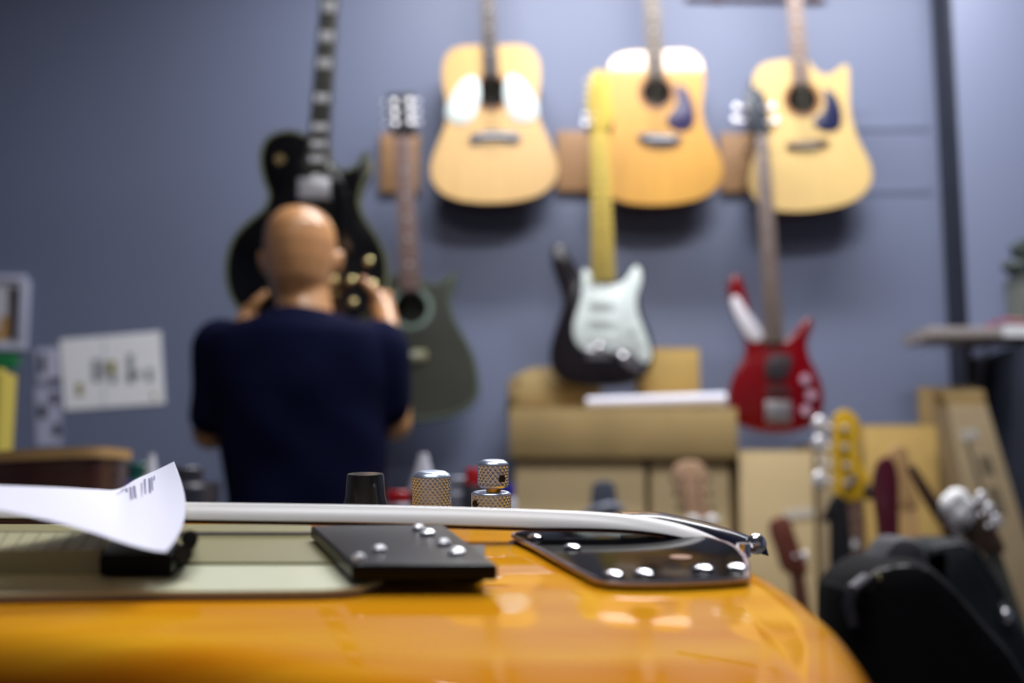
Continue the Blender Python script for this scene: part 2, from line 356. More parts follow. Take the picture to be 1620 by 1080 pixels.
for (cx, cy) in ((952, 480), (953, 508), (950, 534)):
    pk = plate(t, 'pickup', [(cx-20, cy-7), (cx+20, cy-7), (cx+20, cy+6), (cx-20, cy+6)], EY-.0224, .003, mat('white_pickup', (230, 238, 236), .3), .001, False)
    for k in range(6): disc(pk, 'pole_piece', (cx-15+6*k, cy), 1.3, EY-.0272, .001, STEEL, 8)
for c in ((1002, 520), (1010, 540)):
    obj('knob', MB().cyl(W(*c, EY-.022), W(*c, EY-.036), .009, .007, 16), WHITEG, t, 'white control knob')
obj('bridge', MB().box(W(928, 552, EY-.0195), W(968, 568, EY-.031), .002).ball(W(947, 549, EY-.034), (.013, .009, .012)), CHROME, t, 'chrome bridge')
obj('jack_plate', MB().slab(XZ(smooth([(980, 560), (990, 560), (1016, 574), (1020, 582), (1012, 590), (1000, 586), (984, 574)], 4), EY-.02), EY-.026, EY-.0195, .002), CHROME, t, 'chrome jack plate')
neck(t, (948, 208), (954, 446), 26, 38, EY-.02, MAPLE, MAPLE, True, 21, BLACKM, size=.5)
plate(t, 'headstock', [(936, 208), (933, 196), (930, 180), (929, 160), (931, 138), (936, 120), (946, 113), (956, 118), (964, 132), (966, 150), (968, 168), (970, 182), (966, 196), (960, 208)], EY-.006, .014, MAPLE, .002)
for k in range(6): tune(t, (939+.6*k, 196-13.5*k), (-1, -.05), EY-.012, CHROME if k < 2 else mat('unlit_tuner_nickel', (190, 186, 160), .35, metal=.8), 6 if k < 1 else 4)  # glint put into the colour: lowest tuners bright, upper ones darker
strings(t, (948, 206), (948, 552), 20, 28, EY-.034, 6)

# ------------------------------------------------------------------ red bass
t = thing('bass_guitar', 'glossy red electric bass hanging on the wall right of the black and white guitar', 'bass guitar', W(1226, 683, EY+.02))
body = [(1210, 538), (1196, 525), (1186, 500), (1178, 470), (1172, 448), (1163, 438), (1153, 442), (1149, 460), (1155, 490), (1166, 515), (1176, 540), (1174, 565), (1160, 590), (1151, 618), (1151, 645), (1162, 668), (1190, 681), (1225, 685), (1262, 681), (1287, 668), (1298, 645), (1297, 615), (1288, 590), (1277, 568), (1273, 545), (1279, 525), (1282, 512), (1274, 505), (1262, 515), (1250, 530), (1236, 540)]
plate(t, 'body', body, EY+.022, .04, RED, .009)
obj('pickguard', MB().slab(XZ(smooth([(1156, 474), (1166, 468), (1178, 486), (1196, 510), (1208, 530), (1200, 540), (1186, 537), (1172, 516), (1162, 496)], 4), EY-.018), EY-.021, EY-.017, .0008), mat('silver_white_guard', (214, 210, 216), .25), t, 'white strip on the long horn')
plate(t, 'pickup', [(1211, 572), (1222, 562), (1248, 562), (1252, 572), (1247, 590), (1236, 600), (1214, 598), (1210, 586)], EY-.0178, .006, mat('dark_grey_pickup', (52, 44, 50), .4), .001)
plate(t, 'pickup', [(1212, 612), (1250, 612), (1250, 626), (1212, 626)], EY-.0178, .006, mat('brown_pickup', (62, 24, 30), .4), .001, False)
obj('bridge', MB().box(W(1210, 634, EY-.0178), W(1252, 668, EY-.028), .002), mat('satin_steel', (190, 188, 190), .35, metal=.8), t, 'silver bridge plate')
for k in range(4): obj('saddle', MB().box(W(1214+9*k, 648, EY-.028), W(1221+9*k, 660, EY-.034), .001), CHROME, t)
for c in ((1274, 600), (1283, 625), (1275, 649)):
    obj('knob', MB().cyl(W(*c, EY-.0178), W(*c, EY-.034), .015, .013, 18), mat('pink_steel', (236, 200, 226), .3, metal=.4), t, 'round metal knob')
neck(t, (1205, 212), (1224, 542), 19, 32, EY-.0175, mat('greyish_rosewood', (122, 104, 98), .42, var=.2, vs=14, stretch=(3, 1, 1)), mat('neck_wood_dark', (104, 66, 44), .4), True, 22, size=.6)
plate(t, 'headstock', [(1196, 214), (1180, 200), (1173, 178), (1176, 156), (1184, 142), (1196, 140), (1206, 150), (1213, 170), (1216, 195), (1214, 213)], EY-.004, .014, mat('grey_black_head', (66, 70, 78), .3), .002)
for (p, sd) in (((1180, 170), -1), ((1178, 190), -1), ((1207, 170), 1), ((1213, 192), 1)): tune(t, p, (sd, .0), EY-.010, CHROME, 7)
strings(t, (1205, 210), (1230, 640), 14, 24, EY-.032, 4)

# ------------------------------------------------------------------ man in navy T-shirt
def remeshed(name, mb, m, parent, vox, it=3, noise=0):
    o = obj(name, mb, m, parent)
    a = o.modifiers.new('r', 'REMESH'); a.mode = 'VOXEL'; a.voxel_size = vox
    b = o.modifiers.new('s', 'SMOOTH'); b.iterations = it; b.factor = .6
    dg = bpy.context.evaluated_depsgraph_get(); me = bpy.data.meshes.new_from_object(o.evaluated_get(dg))
    o.modifiers.clear(); old = o.data; o.data = me; me.name = name; bpy.data.meshes.remove(old)
    for p in me.polygons: p.use_smooth = True
    if not me.materials: me.materials.append(m)
    return o
MY = 2.43
hx = W(476, 500, MY).x
man = thing('person', 'bald man in navy T-shirt seen from behind, lifting a black guitar', 'person', (hx, MY, 0))
def E(px, py, Y, hwpx, dep, n=28):
    c = W(px, py, Y); a = hwpx*PX(Y)
    return [c+Vector((a*math.copysign(abs(math.cos(t))**.85, math.cos(t)), dep*math.copysign(abs(math.sin(t))**.85, math.sin(t)), 0)) for t in [2*PI*k/n for k in range(n)]]
fl = lambda z, x, Y, a, d, n=28: [Vector((x+a*math.cos(t), Y+d*math.sin(t), z)) for t in [2*PI*k/n for k in range(n)]]
sk = MB()
# head: cranium, jaw, neck, ears, nose, brow
H = W(475, 408, MY)
sk.loft([[H+Vector((a*math.cos(t), y0+d*math.sin(t), z)) for t in [2*PI*k/28 for k in range(28)]] for z, a, d, y0 in
         [(-.118, .030, .035, .055), (-.105, .046, .060, .035), (-.085, .056, .078, .018), (-.05, .066, .090, .005), (-.01, .074, .097, 0), (.03, .0785, .100, -.003), (.062, .074, .094, -.006), (.085, .062, .078, -.008), (.1, .044, .055, -.01), (.108, .022, .028, -.01), (.111, .004, .005, -.01)]])
sk.cyl(W(479, 445, MY+.01), W(482, 512, MY-.005), .055, .064, 24)
for s in (-1, 1):
    ec = H+Vector((s*.079, .005, -.012)); sk.ball(ec, (.011, .017, .031), 14, Matrix.Rotation(s*.35, 4, 'Y') @ Matrix.Rotation(-s*.4, 4, 'Z'))
sk.cap(H+Vector((0, .096, .0)), .008, H+Vector((0, .116, -.035)), .013, 10)
sk.ball(H+Vector((0, .1, -.037)), (.018, .012, .009), 12); sk.ball(H+Vector((0, .09, .02)), (.05, .012, .01), 12)
sk.ball(H+Vector((0, .092, -.066)), (.024, .010, .006), 12); sk.ball(H+Vector((0, .09, -.076)), (.020, .010, .007), 12); sk.ball(H+Vector((0, .08, -.105)), (.025, .018, .015), 12)
# chest core under the shirt, hips
sk.loft([fl(z, hx+.01, MY, a, d) for z, a, d in [(1.36, .10, .07), (1.30, .17, .09), (1.15, .15, .09), (.95, .13, .085), (.82, .14, .09)]])
# arms
def arm(S, Eb, Wr):
    sk.cap(S, .050, Eb, .040); m_ = Eb.lerp(Wr, .35); sk.cap(Eb, .040, m_, .041); sk.cap(m_, .041, Wr, .026)
def hand(Wr, palm, side, edge):
    """fingers wrap behind the guitar edge, thumb lies on its face. side: -1 left, +1 right"""
    sk.cap(Wr, .026, palm, .030)
    sk.ball(palm, (.020, .034, .042), 16)
    for k, (dz, ln) in enumerate(((.034, .9), (.012, 1.0), (-.010, .95), (-.031, .78))):
        a = palm+Vector((side*.008, .02, dz)); b = a+Vector((side*.004, .045*ln, .006)); c = b+Vector((-side*.024*ln, .016, .006)); d_ = c+Vector((-side*.026*ln, .003, .002))
        sk.cap(a, .0105, b, .0095, 10); sk.cap(b, .0095, c, .0088, 10); sk.cap(c, .0088, d_, .0078, 10)
    a = palm+Vector((-side*.004, -.012, .012)); b = a+Vector((-side*.018, -.012, .030)); c = b+Vector((-side*.022, .008, .022))
    sk.cap(a, .015, b, .0115, 10); sk.cap(b, .0115, c, .0095, 10)
SL, SR = W(350, 548, MY), W(604, 548, MY)
EL, ER = W(333, 682, MY+.03), W(622, 668, MY+.04)
PL, PR = W(392, 508, 2.655), W(604, 486, 2.655)
WL, WR = W(372, 560, 2.60), W(616, 530, 2.60)
arm(SL, EL, WL); arm(SR, ER, WR)
hand(WL, PL, -1, 0); hand(WR, PR, 1, 0)
bodyo = remeshed('body', sk, SKIN, man, .0045, 3)
for s in (-1, 1):
    ey = obj('eye', MB().ball(H+Vector((s*.031, .088, .003)), .011, 12), EYEW, man)
    obj('iris', MB().ball(H+Vector((s*.031, .0955, .003)), .005, 10), BLACKM, ey)
sh = MB()
sh.loft([E(481, 492, MY, 52, .072), E(479, 503, MY, 82, .085), E(477, 514, MY, 118, .10), E(476, 530, MY, 143, .115), E(476, 560, MY, 150, .122), E(477, 610, MY-.005, 144, .125), E(480, 670, MY-.005, 134, .122), E(483, 730, MY, 127, .12), E(484, 800, MY, 123, .12), E(484, 860, MY, 124, .122), E(484, 915, MY, 126, .125)])
sh.cap(W(354, 552, MY), .066, W(338, 650, MY+.01), .054, 20); sh.cap(W(601, 552, MY), .066, W(611, 642, MY+.015), .054, 20)
shirt = remeshed('t_shirt', sh, NAVY, man, .007, 8)
# folds pushed into the shirt cloth
for v in shirt.data.vertices:
    x, y, z = v.co; n = v.normal
    f = math.sin(x*34+z*19+2*math.sin(z*11))*.5+math.sin(x*17-z*30+1.2*math.sin(x*21))*.5
    v.co = v.co+n*(.0045*f)
tr = MB()
tr.loft([fl(z, hx+.012, MY, a, d) for z, a, d in [(.93, .152, .118), (.86, .165, .125), (.78, .17, .13), (.74, .165, .125)]])
for s in (-1, 1):
    x = hx+.012
    tr.loft([fl(z, x+s*dx, MY+dy, a, a*1.08, 20) for z, dx, dy, a in [(.82, .07, 0, .085), (.72, .08, 0, .09), (.5, .09, .0, .07), (.28, .1, -.01, .06), (.07, .105, -.01, .055)]])
remeshed('trousers', tr, DENIM, man, .009, 6)
for s in (-1, 1):
    x = hx+.012+s*.107
    mb = MB(); mb.loft([[Vector((x+a*math.cos(t), MY+.03+yy+d*math.sin(t), z)) for t in [2*PI*k/20 for k in range(20)]] for z, a, d, yy in [(0, .046, .13, .03), (.03, .048, .132, .03), (.06, .044, .11, .01), (.1, .04, .06, -.03)]])
    obj('shoe', mb, SHOE, man)

# ------------------------------------------------------------------ black single-cutaway guitar in his hands
HY = 2.665
t = thing('electric_guitar', 'black single cutaway electric guitar with cream binding held up by the bald man', 'electric guitar', W(486, 522, HY+.02))
body = [(487, 214), (465, 206), (440, 208), (421, 219), (412, 238), (411, 262), (417, 288), (424, 310), (416, 330), (395, 347), (372, 370), (359, 400), (356, 436), (364, 470), (384, 497), (415, 513), (455, 521), (500, 522), (543, 516), (580, 500), (604, 475), (613, 444), (612, 410), (602, 382), (585, 355), (573, 334), (569, 314), (575, 292), (584, 272), (586, 254), (580, 239), (573, 246), (563, 261), (546, 268), (530, 262), (522, 246), (515, 216)]
so = smooth(body, 4); xz = XZ(so, HY)
if sum(xz[i][0]*xz[(i+1) % len(xz)][1]-xz[(i+1) % len(xz)][0]*xz[i][1] for i in range(len(xz))) < 0: xz = xz[::-1]
obj('body', MB().slab(xz, HY, HY+.045, .004), BLACKG, t)
bb = MB(); mk = lambda o_, y: [(p[0], y, p[1]) for p in o_]
r1 = bb.ring(mk(inset(xz, -.0006), HY+.010)); r2 = bb.ring(mk(inset(xz, -.0006), HY-.0008)); r3 = bb.ring(mk(inset(xz, .0055), HY-.0008)); bb.bridge(r1, r2); bb.bridge(r2, r3)
obj('binding', bb, CREAMB, t)
neck(t, (531, -120), (501, 273), 25, 35, HY, EBONY, MAHOG, False, 20)
N0 = Vector((531, -120)); N1 = Vector((501, 273))
for k in (1, 3, 5, 7, 9, 12, 15, 17, 19):
    tt = (1-2**(-(k-.5)/12))/(1-2**(-20/12)); c = N0.lerp(N1, tt*.985); hw_ = 9+3*tt; hh = 7.5*(1-tt)+4.5
    plate(t, 'inlay', [(c.x-hw_, c.y-hh), (c.x+hw_, c.y-hh+1), (c.x+hw_-1, c.y+hh+1), (c.x-hw_-1, c.y+hh)], HY-.0078, .001, PEARL, .0002, False)
plate(t, 'headstock', [(520, -120), (512, -150), (506, -210), (515, -222), (530, -214), (548, -222), (558, -210), (552, -150), (542, -120)], HY+.008, .014, BLACKG, .002)
for sgn in (-1, 1):
    for k in range(3): tune(t, (533+sgn*13, -145-24*k), (sgn, 0), HY, GOLD)
pk = obj('pickup', MB().box(W(473, 283, HY), W(521, 314, HY-.011), .002), mat('nickel_cover', (214, 214, 220), .35, metal=.6), t, 'silver covered neck pickup')
for k in range(6): disc(pk, 'pole_piece', (479+7.3*k, 291), 1.8, HY-.011, .001, STEEL, 8)
obj('pickup', MB().box(W(482, 395, HY), W(530, 426, HY-.011), .002), mat('nickel_cover', (200, 200, 205), .3, metal=.8), t)
obj('bridge', MB().box(W(480, 440, HY), W(534, 450, HY-.014), .002), GOLD, t)
obj('tailpiece', MB().cyl(W(478, 466, HY-.012), W(536, 466, HY-.012), .006, n=14).cyl(W(482, 466, HY), W(482, 466, HY-.014), .005, n=12).cyl(W(532, 466, HY), W(532, 466, HY-.014), .005, n=12), GOLD, t)
obj('pickguard', MB().slab(XZ(smooth([(524, 272), (536, 276), (546, 300), (552, 330), (562, 360), (566, 385), (556, 400), (540, 392), (532, 350), (526, 310)], 4), HY-.006), HY-.009, HY-.006, .0006).cyl(W(548, 340, HY), W(548, 340, HY-.007), .003, n=8), BLACKG, t)
obj('toggle_switch', MB().cyl(W(443, 252, HY), W(443, 252, HY-.003), .012, n=20).cyl(W(443, 252, HY), W(443, 250, HY-.016), .003, n=10), GOLD, t, 'gold toggle switch')
for c in ((584, 415), (557, 445), (590, 452), (560, 480)):
    obj('knob', MB().lathe(W(*c, HY), (0, -1, 0), [(.0125, 0), (.0125, .005), (.0105, .014), (.008, .016), (.001, .0165)], 20), GOLD, t, 'gold volume knob')
strings(t, (531, -118), (505, 445), 18, 26, HY-.0145, 6)

# ------------------------------------------------------------------ cardboard boxes by the wall
def carton(label, p0, p1, Y0, Y1, m=CARD, name='cardboard_box', rot=0, floor=True, tape=False, group=None, zb=None, ry=0, ztop=None):
    a = W(p0[0], p0[1], Y0); b = W(p1[0], p1[1], Y0)
    x0, x1 = min(a.x, b.x), max(a.x, b.x); z1 = ztop or max(a.z, b.z); z0 = 0 if floor else (zb if zb is not None else min(a.z, b.z))
    cx = (x0+x1)/2; w2 = (x1-x0)/2; d2 = (Y1-Y0)/2; h = z1-z0
    t = thing(name, label, 'box', (cx, (Y0+Y1)/2, z0), group)
    O = ORG[t.name]
    obj('carton', MB().box(O+Vector((-w2, -d2, 0)), O+Vector((w2, d2, h-.004)), .003), m, t)
    obj('flap', MB().box(O+Vector((-w2+.001, -d2+.001, h-.0035)), O+Vector((w2-.001, -.0015, h)), .001), m, t)
    obj('flap', MB().box(O+Vector((-w2+.001, .0015, h-.0035)), O+Vector((w2-.001, d2-.001, h)), .001), m, t)
    if tape: obj('tape', MB().box(O+Vector((-.024, -d2-.001, h-.11)), O+Vector((.024, -d2+.0005, h+.0005))).box(O+Vector((-.024, -d2-.001, h)), O+Vector((.024, d2, h+.001))), TAPE, t)
    t.rotation_euler = (0, ry, rot)
    return t
BX = 3.30
zt = W(0, 724, BX).z
carton('tall cardboard carton standing below the left end of the flat box', (815, 724), (1021, 800), BX+.03, BX+.33, CARD, ztop=zt)
carton('tall narrow carton standing below the right end of the flat box', (1029, 724), (1155, 800), BX+.035, BX+.30, CARD, ztop=zt)
c3 = carton('tall carton below the red bass, right of the box pile', (1169, 712), (1288, 800), BX+.01, BX+.30, CARD)
obj('label_sticker', MB().slab(XZ([(1240, 806), (1286, 802), (1287, 816), (1240, 822)], BX+.008), BX+.0075, BX+.0105), mat('pale_sticker_b', (214, 206, 190), .5), c3, 'pale sticker')
carton('tall carton standing behind the yellow bass headstock', (1292, 700), (1364, 800), BX+.03, BX+.33, CARDD)
carton('long flat cardboard box lying across two tall cartons below the black guitar', (806, 644), (1168, 722), BX, BX+.34, CARD2, floor=False, zb=zt+.001, tape=False)
zt2 = W(0, 644, BX).z
bx = thing('paper_bag', 'crumpled brown paper sack on the flat box under the black guitar', 'bag', (W(870, 650, 3.56).x, 3.56, zt2))
rg = []
for k, (py, a, d) in enumerate([(656, 72, .075), (640, 74, .085), (615, 73, .08), (598, 66, .065), (588, 50, .04), (584, 30, .02)]):
    c = W(874, py, 3.56); c.z = max(c.z, zt2)
    rg.append([c+Vector((a*PX(3.56)*(1+.05*math.sin(5*t_+k))*math.copysign(abs(math.cos(t_))**.6, math.cos(t_)), d*math.copysign(abs(math.sin(t_))**.6, math.sin(t_)), (.006*math.sin(4*t_+k) if k else 0))) for t_ in [2*PI*i/28 for i in range(28)]])
obj('sack', MB().loft(rg), CARD2, bx)
obj('fold', MB().tube([W(812, 600, 3.50), W(850, 606, 3.492), W(900, 602, 3.49), W(935, 598, 3.50)], .004, 8), CARD2, bx)
carton('upright yellowish carton on the flat box behind the black guitar body', (1012, 550), (1107, 640), 3.50, 3.63, CARD3, floor=False, zb=zt2+.001, rot=.05)
o = single('white_tube', MB().cyl(W(928, 648, BX+.05), W(1148, 643, BX+.05), .016, .021, 20), mat('white_card', (222, 222, 236), .5), 'long white tube lying on the flat cardboard box, pointing at the red bass', 'tube')
o.location.z = zt2+.001
carton('wide carton leaning pile behind the burgundy headstock', (1368, 672), (1488, 800), BX+.0, BX+.11, CARD3, rot=-.03)
carton('tall dark carton behind the pile, under the wall shelf', (1456, 612), (1556, 800), 3.42, 3.455, mat('cardboard_dark_brown', (150, 124, 80), .8, var=.25), tape=False)  # darker brown cardboard than the other cartons
t = thing('cardboard_box', 'tall grey-brown guitar carton leaning left with faded print, rightmost of the boxes', 'box', (W(1650, 1200, 3.1).x, 3.14, 0))
q4 = [(1492, 640), (1556, 640), (1575, 690), (1650, 960), (1790, 1375), (1560, 1375), (1530, 900), (1510, 760)]
obj('carton', MB().slab(XZ([(1500, 640), (1562, 640), (1640, 900), (1790, 1365), (1640, 1365), (1565, 1000)], 3.08), 3.08, 3.2, .004), CARDD, t)
obj('flap', MB().slab(XZ([(1488, 622), (1556, 616), (1562, 640), (1500, 641)], 3.1), 3.1, 3.16, .001), CARD2, t)
for pp in ([(1527, 700), (1534, 700), (1580, 850), (1572, 850)], [(1548, 720), (1566, 722), (1574, 750), (1556, 750)], [(1562, 770), (1578, 770), (1592, 815), (1576, 815)]):
    obj('print', MB().slab(XZ(pp, 3.079), 3.078, 3.081), PRINTC, t, 'faded grey print')
obj('label_sticker', MB().slab(XZ([(1518, 682), (1545, 678), (1548, 692), (1522, 697)], 3.079), 3.0775, 3.081), mat('pale_sticker', (200, 196, 186), .4), t)

# ------------------------------------------------------------------ wall shelf at the right
sy = 3.31; za, zb_ = W(0, 533, sy).z, W(0, 517, sy).z
t = thing('wall_shelf', 'wall shelf with white front edge at the right end of the wall', 'shelf', (W(1600, 530, sy).x, 3.5, za))
obj('board', MB().box((W(1468, 530, sy).x, sy, za), (2.2, 3.53, zb_), .003), mat('shelf_grey_wood', (150, 142, 140), .5), t)
obj('edge_strip', MB().box((W(1588, 530, sy).x, sy-.004, za+.002), (2.2, sy, zb_+.004)), mat('white_edge', (236, 236, 240), .4), t)
bxx = W(1560, 560, sy+.08).x
obj('bracket', MB().box((bxx-.01, 3.52, za-.26), (bxx+.01, 3.55, za)).box((bxx-.01, sy+.04, za-.012), (bxx+.01, 3.545, za)), mat('grey_bracket', (92, 88, 92), .5, metal=.4), t)
obj('brace', MB().cyl((bxx+.0, sy+.06, za-.01), (bxx, 3.53, za-.24), .005, n=8), MATS['grey_bracket'], t)
t = thing('storage_tin', 'grey-green square tin standing on the wall shelf', 'tin', (W(1620, 510, 3.37).x, 3.43, zb_))
obj('can', MB().box((W(1594, 0, 3.37).x, 3.37, zb_+.0005), (W(1594, 0, 3.37).x+.16, 3.51, W(0, 441, 3.37).z), .006), mat('grey_green_tin', (112, 116, 106), .4, metal=.2), t)
obj('lid', MB().box((W(1592, 0, 3.37).x, 3.365, W(0, 441, 3.37).z), (W(1592, 0, 3.37).x+.168, 3.515, W(0, 433, 3.37).z), .003), mat('tin_lid', (92, 98, 92), .4), t)
mb = MB()
for k in range(26):
    a = random.random()*2*PI; c = W(1622, 404, 3.43)+Vector((random.uniform(-.045, .045), random.uniform(-.04, .04), random.uniform(-.05, .05)))
    mb.ball(c, (.022, .012, .02), 8, Matrix.Rotation(a, 4, 'Y') @ Matrix.Rotation(a*2, 4, 'Z'))
mb.cyl(W(1622, 433, 3.43), W(1622, 400, 3.43), .014, n=10)
o = single('potted_plant', mb, mat('dark_leaf', (44, 56, 52), .5, var=.3), 'dark green leafy clump standing on the grey-green tin', 'plant')
o.location.z = W(0, 433, 3.37).z+.001
single('cable', MB().tube([(W(1532, 0, 3.37).x, 3.40, zb_+.005), (W(1545, 0, 3.37).x, 3.37, zb_+.02), (W(1560, 0, 3.37).x, 3.40, zb_+.032), (W(1575, 0, 3.37).x, 3.37, zb_+.03), (W(1590, 0, 3.37).x, 3.36, zb_+.02), (W(1610, 0, 3.37).x, 3.35, zb_+.012)], .005), mat('red_cable', (158, 52, 74), .4), 'red cable looped on top of the wall shelf', 'cable')
single('storage_cabinet', MB().box((W(1588, 0, 3.25).x, 3.25, 0), (2.4, 3.545, W(0, 545, 3.25).z), .006), mat('dark_slate_cabinet', (40, 46, 60), .5, var=.2), 'dark slate cabinet in the right corner beneath the wall shelf', 'cabinet')

# ------------------------------------------------------------------ posters and cards on the left
def sheet(name, label, pts, cat, m, marks, Y=D, fr=None, group=None):
    c = W(sum(p[0] for p in pts)/4, max(p[1] for p in pts), Y)
    t = thing(name, label, cat, c, group)
    obj('sheet' if not fr else 'picture', MB().slab(XZ(pts, Y), Y-.003, Y-.0005), m, t)
    if fr:
        x0, y0 = pts[0]; x1, y1 = pts[2]; f = fr[0]
        mb = MB()
        for a_, b_ in (((x0-f, y0-f), (x1+f, y0)), ((x0-f, y1), (x1+f, y1+f)), ((x0-f, y0), (x0, y1)), ((x1, y0), (x1+f, y1))): mb.box(W(*a_, Y), W(*b_, Y)-Vector((0, .014, 0)), .001)
        obj('frame', mb, fr[1], t)
    for (n_, mm, rects) in marks:
        for (x0, y0, x1, y1) in rects:
            mb = MB(); mb.slab(XZ([(x0, y0), (x1, y0), (x1, y1), (x0, y1)], Y-.003), Y-.0042, Y-.0031)
            obj(n_, mb, mm, t)
    return t
YG = mat('mustard_ink', (152, 142, 60), .7); GG = mat('grey_green_ink', (150, 154, 160), .7); TAN = mat('tan_ink', (190, 146, 92), .7); BRN = mat('brown_ink', (58, 44, 40), .7)
sheet('poster', 'white poster with small grey and mustard pictures taped to the wall left of the man', [(95, 537), (254, 524), (261, 638), (103, 649)], 'poster', WHITEP,
      [('printed_pictures', GG, [(146, 568, 158, 604), (161, 572, 168, 600), (174, 590, 186, 606), (201, 560, 212, 606), (214, 586, 224, 598), (232, 582, 242, 604)]), ('printed_pictures', YG, [(171, 571, 184, 590), (121, 606, 131, 626), (203, 592, 209, 602), (240, 622, 246, 630)]), ('fold_line', mat('fold_grey', (196, 198, 214), .7), [(164, 535, 166, 643)])])
sheet('paper_sheet', 'small pale sheet with dark print partly behind the white poster, upper of two', [(57, 552), (94, 549), (96, 602), (60, 604)], 'paper', mat('pale_blue_paper', (196, 198, 220), .7), [('print', INK, [(62, 560, 72, 590), (78, 598, 95, 603)])], Y=D)
sheet('paper_sheet', 'small patterned sheet below the upper pale sheet at the left', [(55, 612), (96, 611), (98, 704), (58, 706)], 'paper', mat('lavender_paper', (184, 186, 210), .7), [('print', INK, [(60, 640, 74, 662), (80, 620, 92, 640), (84, 670, 96, 690)])], Y=D)
sheet('framed_picture', 'silver framed picture of a white and tan figure at the left edge', [(-60, 445), (34, 445), (34, 545), (-60, 545)], 'picture', mat('picture_white', (206, 206, 214), .5),
      [('picture_print', BRN, [(14, 455, 30, 538), (-50, 455, -20, 538)]), ('picture_print', TAN, [(0, 500, 13, 538), (-12, 520, 0, 540)])], fr=(9, mat('silver_frame', (196, 198, 218), .4)))
single('green_card', MB().box(W(-30, 584, 3.62), W(27, 560, 3.60), .002).box(W(-28, 570, 3.62), W(-20, 576, 3.70)), mat('green_card', (22, 122, 62), .6), 'green card strip under the silver framed picture', 'card')

# ------------------------------------------------------------------ rear table behind the workbench, with its clutter
TZ = .955
t = thing('work_table', 'dark work table standing between the orange bass and the man', 'table', (-.75, 1.72, 0))
obj('tabletop', MB().box((-1.5, 1.45, TZ-.03), (-.02, 2.0, TZ), .003), mat('dark_table', (50, 48, 54), .5, var=.2), t)
for x in (-1.46, -.07):
    for y in (1.48, 1.96): obj('leg', MB().box((x-.02, y-.02, 0), (x+.02, y+.02, TZ-.03), .002), BLACKM, t)
# yellow board standing
t = thing('yellow_box', 'tall mustard yellow box at the left edge below the green card', 'box', (W(10, 700, 1.95).x, 1.95, TZ))
yx = W(38, 0, 1.9).x
obj('carton', MB().box((yx-.16, 1.9, TZ+.0005), (yx, 1.96, W(0, 588, 1.9).z), .003), mat('mustard_box', (196, 178, 78), .6, var=.12, vs=3), t)
obj('flap', MB().box((yx-.155, 1.903, W(0, 588, 1.9).z), (yx-.006, 1.93, W(0, 582, 1.9).z), .001), MATS['mustard_box'], t)
# guitar body lying at left: mahogany side with tan top edge
t = thing('unfinished_guitar', 'unfinished mahogany guitar body with tan edge lying at the left below the papers', 'guitar body', (W(90, 770, 1.55).x, 1.62, TZ))
bz0 = TZ; zt_ = W(0, 728, 1.5).z
o2 = smooth([(-.9, 1.56), (-.85, 1.50), (-.78, 1.50), (-.72, 1.515), (-.67, 1.50), (-.61, 1.49), (-.552, 1.50), (-.541, 1.54), (-.545, 1.60), (-.56, 1.66), (-.64, 1.69), (-.74, 1.66), (-.84, 1.68), (-.9, 1.64)], 5)
def hs(mb, o_, z0f, z1f): return mb.loft([[Vector((p[0], p[1], z0f(p))) for p in o_], [Vector((p[0], p[1], z1f(p))) for p in o_]])
zf = lambda p: zt_-.012+ (p[0]+.9)*.045
obj('sides', hs(MB(), o2, lambda p: TZ+.0005, lambda p: zf(p)), MAHOG, t)
o3 = [(p[0]*1.0+(p[0]+.71)*.02, 1.59+(p[1]-1.59)*1.03) for p in o2]
obj('top_edge', hs(MB(), o3, lambda p: zf(p), lambda p: zf(p)+.014), mat('tan_wood_edge', (190, 150, 96), .5, var=.2), t, 'tan wooden top edge')
def bottle(name, label, cat, px, Y, ztop, r, m, capm, nozzle=True, group=None):
    x = W(px, 0, Y).x; zT = W(0, ztop, Y).z; h = zT-TZ
    t = thing(name, label, cat, (x, Y, TZ), group)
    if nozzle:
        obj('bottle_body', MB().lathe((x, Y, TZ+.0005), (0, 0, 1), [(r, 0), (r, h*.45), (r*.85, h*.52), (r*.45, h*.56)], 20), m, t)
        obj('nozzle', MB().lathe((x, Y, TZ), (0, 0, 1), [(r*.75, h*.55), (r*.72, h*.62), (r*.45, h*.8), (r*.22, h*1.0)], 16), capm, t)
    else:
        obj('bottle_body', MB().lathe((x, Y, TZ+.0005), (0, 0, 1), [(r, 0), (r, h*.7), (r*.8, h*.76)], 20), m, t)
        obj('cap', MB().lathe((x, Y, TZ), (0, 0, 1), [(r*.82, h*.76), (r*.82, h*.97), (r*.7, h)], 20), capm, t)
    return t
WHP = mat('white_plastic', (214, 216, 226), .35); REDP = mat('red_plastic', (190, 14, 24), .4); BLUP = mat('blue_plastic', (44, 40, 150), .4); GRYP = mat('grey_plastic', (130, 132, 146), .4); GRNP = mat('green_plastic', (24, 84, 72), .4); DKP = mat('dark_grey_plastic', (48, 48, 58), .4)
bottle('glue_bottle', 'white glue bottle with pointed nozzle behind the silver knurled knob', 'bottle', 677, 1.55, 716, .026, DKP, WHP)
bottle('spray_can', 'red capped can left of the silver knurled knob', 'can', 640, 1.5, 776, .018, GRYP, REDP, False)
bottle('spray_can', 'red capped can left of the stacked knob', 'can', 754, 1.6, 740, .016, DKP, REDP, False)
bottle('jar', 'grey jar between the two knurled knobs', 'jar', 724, 1.62, 754, .024, GRYP, GRYP, False)
bottle('marker_pen', 'blue capped bottle just right of the stacked knob', 'bottle', 803, 1.55, 765, .013, WHP, BLUP, False)
bottle('glue_bottle', 'small bottle with pale nozzle behind the folded white paper', 'bottle', 270, 1.7, 718, .018, GRYP, WHP)
bottle('paint_pot', 'blue pot right of the mahogany guitar body', 'pot', 210, 1.80, 732, .032, BLUP, BLUP, False)
